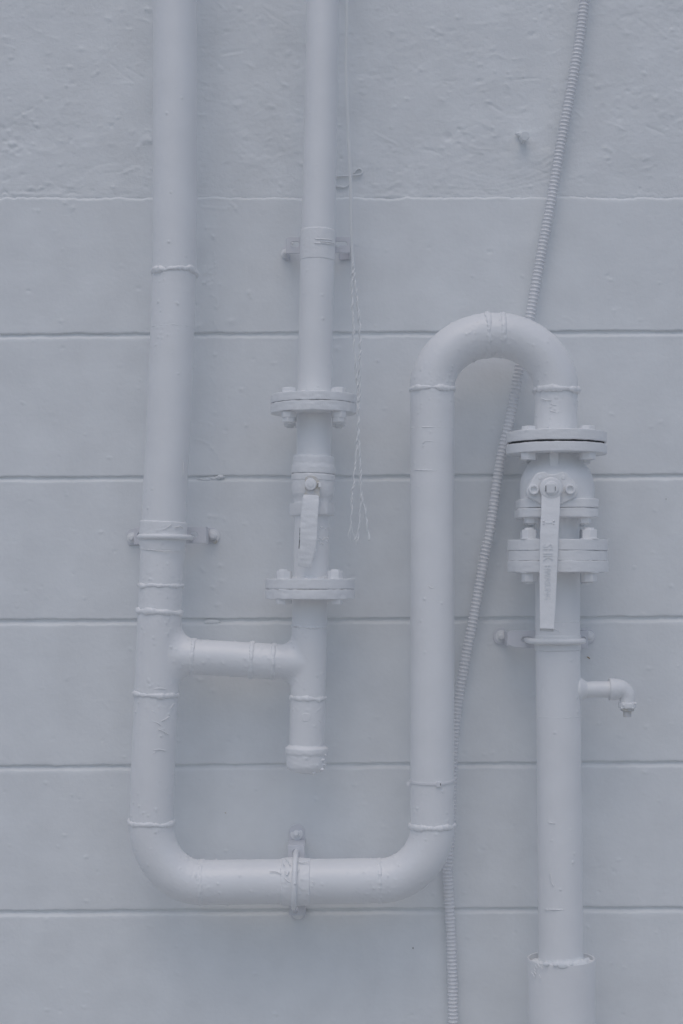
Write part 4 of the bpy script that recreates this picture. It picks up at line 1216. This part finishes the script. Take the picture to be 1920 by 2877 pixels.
# bottom clamp on the horizontal run
c4 = thing('pipe_clamp', P(831, 2470, .05), 'upright clamp gripping the horizontal bottom pipe, its rod crossing over a lumpy band', 'clamp', GC)
ya = 2477
lathe('band', P(790, ya, DP), (1, 0, 0), [(61 * k_, 0), (65.3 * k_, 2 * k_), (67.5 * k_, 30 * k_), (67 * k_, 55 * k_), (65.3 * k_, 81 * k_), (61 * k_, 83 * k_)], M_CAST, c4, seed=171, rough=.0012, rad=.0015, ns=120, spat=1.8, wob=.0012)
ubolt(c4, 829, ya, DP, 73.5 * k_, 7.4 * k_, DB - .02, horizontal=True, lean=.03, seed=172)
slab('bracket_plate', rpoly([(809, 2374), (856, 2374), (858, 2572), (812, 2572)], 1.5), DB, .005, M_BRK, c4, holes=[[(y_, x_) for (x_, y_) in slot(2386, 2408, 831, 17)], [(y_, x_) for (x_, y_) in slot(2546, 2566, 831, 17)]])
p0 = P(809, 2374, DB); p1 = P(856, 2572, DB)
box_d('bracket_leg', p0.x, p1.x, p0.z - .006, p0.z - .001, .002, DB - .001, M_BRK, c4, .001)
box_d('bracket_leg', p0.x + .002, p1.x + .002, p1.z + .001, p1.z + .006, .002, DB - .001, M_BRK, c4, .001)
yt_ = at_wall_y(2377)
ear(c4, 0, 0, 0, rpoly([(812, yt_ + 3), (812, yt_ - 28), (820, yt_ - 42), (836, yt_ - 46), (850, yt_ - 40), (856, yt_ - 28), (856, yt_ + 3)], 7))
yb_ = at_wall_y(2571)
ear(c4, 0, 0, 0, rpoly([(816, yb_ - 3), (816, yb_ + 22), (826, yb_ + 34), (850, yb_ + 34), (860, yb_ + 22), (860, yb_ - 3)], 7))
anchor(c4, 834, yt_ - 17, 11.5, out=.020, tilt=(-.05, .25), seed=173)
anchor(c4, 838, yb_ + 16, 11, out=.014, seed=174)

# ------------------------------------------------------------------ corrugated conduit
cond = thing('conduit', P(1274, 3200, .03), 'thin corrugated flexible conduit slanting down the wall and passing behind the arch and riser', 'conduit')
cpts = [(1668, -160), (1643, 0), (1627.5, 122), (1597, 294), (1572, 429), (1545, 588), (1520, 720), (1491, 882), (1462, 1024), (1446, 1110), (1429, 1196), (1409, 1281), (1393, 1378), (1377, 1490), (1362, 1560), (1330, 1739), (1304, 1873), (1286, 1984), (1276, 2080), (1270, 2200), (1267, 2300), (1262, 2390), (1258.5, 2441), (1261, 2506), (1266, 2599), (1270, 2691), (1272.6, 2800), (1274, 2877), (1276, 3000), (1277, 3280)]
def cdep(y): return float(np.interp(y, [-160, 500, 1000, 1500, 2000, 2450, 3280], [.030, .030, .040, .055, .040, .024, .024]))
cp = smooth_path([P(x, y, cdep(y)) for x, y in cpts], .00105, 14)
s_ = np.arange(len(cp)) * .00105
pitch = 10.75 * S(.03)
ph = (s_ / pitch) % 1.0
rc0 = 12.6 * S(.03)
bumpf = np.exp(-((ph - .5) / .19) ** 2)
rad_ = rc0 - .0006 + .0030 * bumpf
t, U, V = frames(cp)
ns_ = 32
th = np.linspace(0, 2 * math.pi, ns_, endpoint=False)
nrm = U[:, None] * np.cos(th)[None, :, None] + V[:, None] * np.sin(th)[None, :, None]
rings = cp[:, None] + nrm * rad_[:, None, None]
v, f = rings_mesh(rings, cap=True)
mesh_obj('corrugated_tube', v, f, M_COND, cond)

# ------------------------------------------------------------------ cord
rope = thing('cord', P(988, 0, .215), 'thin twisted white cord hanging beside the narrow middle pipe with unravelled ends', 'cord')
def strand(path, r_off, r, turns_per_m, phase, name='strand', ns=8, step=.0016, vary=0.0, seed=0):
    p = smooth_path(path, step, 14)
    t, U, V = frames(p)
    s = np.arange(len(p)) * step
    a = 2 * math.pi * turns_per_m * s + phase
    if vary:
        a = a + 1.5 * vnoise(np.stack([s * 30, s * 0 + seed, s * 0], 1), seed)
        r_off = r_off * (1 + vary * vnoise(np.stack([s * 40, s * 0 + seed, s * 0 + 3], 1), seed + 1))
        r_off = np.asarray(r_off)[:, None]
    q = p + U * (np.cos(a)[:, None] * r_off) + V * (np.sin(a)[:, None] * r_off)
    return tube(name, q, r, M_ROPE, rope, ns=ns, amp=0, spat=0, rough=0, cap=True, resamp=False)
DR = .238
def RP(x, y, d=DR): return P(x, y, d)
main_rope = [RP(985, -700), RP(979, -100), RP(976.5, 0), RP(973.5, 184), RP(978, 343), RP(984.5, 490), RP(987.5, 612), RP(990, 700), RP(993, 752)]
for i in range(3):
    strand(main_rope, .0024, .0023, 44, i * 2.094)
bundles = [
    [(992, 745), (989, 820), (992, 880), (994, 925), (994.5, 967), (1001, 1041), (1005, 1113), (1006, 1160), (1005, 1210), (1003, 1250), (1000.5, 1282), (996, 1330), (994.5, 1355), (990, 1388), (988.4, 1437), (986, 1473)],
    [(993, 745), (1001, 820), (1009, 894), (1012.6, 967), (1010, 1059), (1011.5, 1100), (1009, 1137), (1007.5, 1210), (1011.4, 1282), (1014, 1367), (1018, 1401), (1027, 1437), (1031, 1473), (1038, 1518)],
]
for bi, b in enumerate(bundles):
    for i in range(3 if bi else 2):
        strand([RP(x, y, DR + .001 * (bi)) for x, y in b], .0020, .0018, 26 + 4 * i, i * 2.2 + bi, ns=6, vary=.6, seed=bi * 7 + i)
strand([RP(1014, 1360), RP(1015, 1393), RP(1012.6, 1442), RP(1010, 1476), RP(1004, 1500), RP(996, 1518)], .0014, .0014, 30, 0, vary=.5, seed=31)
strand([RP(1013, 1365), RP(1014, 1393), RP(1011, 1442), RP(1009, 1486), RP(1008, 1505), RP(1003, 1527)], .0014, .0014, 30, 3, vary=.5, seed=32)
for i, pts_ in enumerate(([(986, 1470), (982, 1490), (976, 1508)], [(986, 1470), (985, 1495), (984, 1520)], [(987, 1468), (990, 1490), (997, 1514)], [(988, 1475), (993, 1500), (999, 1522)], [(1004, 1500), (999, 1512), (993, 1521)], [(1003, 1505), (1007, 1515), (1006, 1526)], [(985, 1480), (979, 1498), (980, 1512)], [(996, 1500), (1000, 1520), (1002, 1532)], [(1036, 1505), (1040, 1512), (1040, 1520)])):
    strand([RP(x, y) for x, y in pts_], .0005, .0008, 20, i, 'frayed_fibre', ns=5, seed=i)

# ------------------------------------------------------------------ creases in the thick paint
def crease(parent, pts, cxf, rpx, d, w=.0011, seed=0, mat=None):
    q = []
    P_ = np.array(pts, float); n = 14 * (len(pts) - 1) + 1
    t = np.linspace(0, len(pts) - 1, n)
    X = np.interp(t, range(len(pts)), P_[:, 0]); Y = np.interp(t, range(len(pts)), P_[:, 1])
    for i, (x, y) in enumerate(zip(X, Y)):
        y = y + .8 * math.sin(i * 1.7 + seed)
        dx = x - cxf(y); e = min(i, n - 1 - i) / n
        q.append(P(x, y, d + math.sqrt(max(1, rpx ** 2 - dx ** 2)) * S(d) + w * (-.5 if e > .05 else -1.1)))
    return tube('paint_crease', q, w, mat or M_PIPE, parent, ns=8, step=.002, seed=seed, amp=1, spat=0, rough=.0005, cap=True)
lf = lambda y: lx(y)
for i, c_ in enumerate(([(411, 2040), (426, 2026), (441, 2030), (452, 2037)], [(445, 2049), (460, 2055), (475, 2064)], [(456, 2026), (466, 2020), (477, 2013)], [(380, 2083), (392, 2092), (405, 2098)], [(432, 2108), (448, 2105), (466, 2109)], [(432, 1935), (450, 1934), (466, 1936)], [(478, 1992), (484, 1985), (490, 1976)], [(430, 2118), (440, 2110), (452, 2106)], [(380, 1998), (410, 1997), (436, 1999)], [(430, 912), (460, 910), (492, 912)], [(425, 937), (450, 939), (485, 938)], [(440, 955), (460, 952), (480, 958)], [(516, 1298), (516, 1315), (515, 1338)])):
    crease(main, c_, lf, 61.9, DP, seed=i)
for i, c_ in enumerate(([(1546, 1154), (1556, 1156), (1566, 1160)], [(1567, 1186), (1580, 1180), (1594, 1183)], [(1610, 1178), (1612, 1192), (1616, 1198)], [(1521, 1119), (1534, 1124), (1548, 1124)], [(1572, 1143), (1584, 1141)], [(1546, 1133), (1554, 1137), (1566, 1139)], [(1566, 1197), (1572, 1188)])):
    crease(main, c_, lambda y: 1562, 60.2, DA, seed=20 + i)
for i, c_ in enumerate(([(1188, 1246), (1194, 1240), (1207, 1239), (1236, 1242), (1240, 1250)], [(1190, 1200), (1225, 1199), (1264, 1201)], [(1205, 1646), (1212, 1652), (1222, 1650)], [(1165, 1320), (1215, 1322), (1265, 1320)])):
    crease(main, c_, lambda y: 1215, 61.9, DP, seed=30 + i)
for i, c_ in enumerate(([(838, 1768), (858, 1758), (868, 1764), (885, 1768), (905, 1764)], [(820, 1770), (832, 1764), (846, 1766)], [(888, 2000), (896, 1994), (902, 1988)], [(895, 2024), (903, 2030)])):
    crease(main, c_, lambda y: mx(y), 49.7, DP, seed=40 + i)
for i, c_ in enumerate(([(1538, 1760), (1560, 1768), (1575, 1776), (1600, 1780)], [(1545, 2452), (1548, 2475), (1556, 2490)], [(1530, 2555), (1570, 2556), (1600, 2554)], [(1540, 2310), (1560, 2314)])):
    crease(lowr, c_, lambda y: rx(y), 62.7, DV, seed=50 + i)
crease(slv, [(1628, 2722), (1636, 2733), (1643, 2747)], lambda y: 1577, 94.5, DV, seed=61)
for i in range(9):
    x_ = 1492 + i * 3.6 + random.uniform(-2, 2); y_ = 2708 + random.uniform(-4, 36)
    crease(slv, [(x_, y_), (x_ + 5, y_ + random.uniform(7, 12))], lambda y: 1577, 94.6, DV, w=.0011, seed=62 + i)
for i, c_ in enumerate(([(449, 1489), (462, 1487), (474, 1480), (482, 1473)], [(420, 1478), (440, 1482), (455, 1480)], [(492, 1482), (506, 1478), (516, 1484)], [(400, 1543), (440, 1546), (490, 1548), (520, 1549)])):
    crease(c1, c_, lambda y: lx(y), 67.2, DP, seed=80 + i, mat=M_CAST)
def hcrease(parent, pts, cy, rpx, seed):
    q = []
    for x, y in pts:
        q.append(P(x, y, DP + math.sqrt(max(1, rpx ** 2 - (y - cy) ** 2)) * k_ - .0005))
    tube('paint_crease', smooth_path(q, .002), .0014, M_CAST, parent, ns=8, step=.002, seed=seed, amp=1, spat=0, rough=.0006, cap=True)
for i, c_ in enumerate(([(758, 2449), (775, 2449), (790, 2456)], [(801, 2446), (806, 2459), (813, 2448)], [(804, 2415), (812, 2422), (816, 2432)], [(838, 2420), (850, 2424), (868, 2421)], [(800, 2466), (808, 2475), (817, 2480)], [(795, 2420), (800, 2432)], [(840, 2440), (836, 2450)], [(878, 2476), (884, 2486)], [(874, 2502), (886, 2512), (892, 2506)])):
    hcrease(c4, c_, 2477, 67.5 if c_[0][0] > 792 and c_[0][0] < 873 else 62.8, 90 + i)

# ------------------------------------------------------------------ cable tie on the riser
tie = thing('cable_tie', P(1215, 2203, DP), 'thin cable tie strapped round the riser pipe with its small square head in front', 'cable tie')
yt0 = fy(2203, 62, DP)
Rt = R4 + .0016
rings = []
for a in np.linspace(0, 2 * math.pi, 100):
    c = P(1215, yt0, DP) + Vector((Rt * math.cos(a), -Rt * math.sin(a), (.0035 * max(0, math.cos(a)) ** 2)))
    o = Vector((math.cos(a), -math.sin(a), 0))
    w = .0036
    rings.append([tuple(c + o * dx_ + Vector((0, 0, dz_))) for dx_, dz_ in ((.0009, w), (.0013, w * .7), (.0013, -w * .7), (.0009, -w), (-.0012, -w), (-.0012, w))])
v, f = rings_mesh(np.array(rings), cap=False)
mesh_obj('strap', v, f, M_COND, tie, sharp=40)
dt_ = DP + math.sqrt(61 ** 2 - 19 ** 2) * k_
slab('tie_head', rpoly([(1226, 2196.5), (1241, 2197), (1241, 2211), (1226, 2211.5)], 2.5), dt_ + .0085, .008, M_COND, tie)
slab('head_slot', [(1237, 2201), (1239, 2201), (1239, 2207), (1237, 2207)], dt_ + .0088, .0006, M_DARK, tie, bevel=.0001)
slab('strap_tail', rpoly([(1143, 2197), (1152, 2196), (1153, 2209), (1143, 2209)], 1.5), DP + .012, .003, M_COND, tie)

# ------------------------------------------------------------------ wall peg, hooked wire
peg = thing('wall_peg', P(1467, 386, 0), 'stubby round peg sticking out of the rough plaster, left of the corrugated conduit', 'peg')
pa = P(1469, 388, -.004); pb = P(1475.5, 381.5, .031)
lathe('peg_shaft', pa, pb - pa, [(11 * S(0), 0), (12 * S(0), .012), (13.5 * S(0), (pb - pa).length - .002), (12.5 * S(0), (pb - pa).length), (.5 * S(0), (pb - pa).length)], M_PLAST, peg, ns=40, seed=181, rough=.0012)
blob('paint_drip', P(1471, 396, .012), (.006, .010, .006), M_PLAST, peg, 182)
blob('paint_drip', P(1458, 376, .004), (.010, .005, .006), M_PLAST, peg, 183, rough=.4)

wire = thing('wire', P(960, 493, .004), 'short painted wire stub hooked flat against the plaster, just behind the hanging cord', 'wire')
tube('wire_stub', smooth_path([P(930, 497, 0), P(950, 495, .0005), P(978, 494, .0005), P(1000, 492, .0005), P(1013, 490, 0), P(1018, 482, -.001), P(1012, 474, -.0015), P(1004, 476, -.002), P(994, 488, -.003)], .003), .0021, M_PLAST, wire, ns=12, seed=191, rough=.0006, spat=0, cap=True)
tube('wire_stub', smooth_path([P(940, 523, -.001), P(955, 524, -.001), P(968, 526, -.002), P(980, 519, -.003)], .003), .0024, M_PLAST, wire, ns=12, seed=192, rough=.001, spat=0, cap=True)
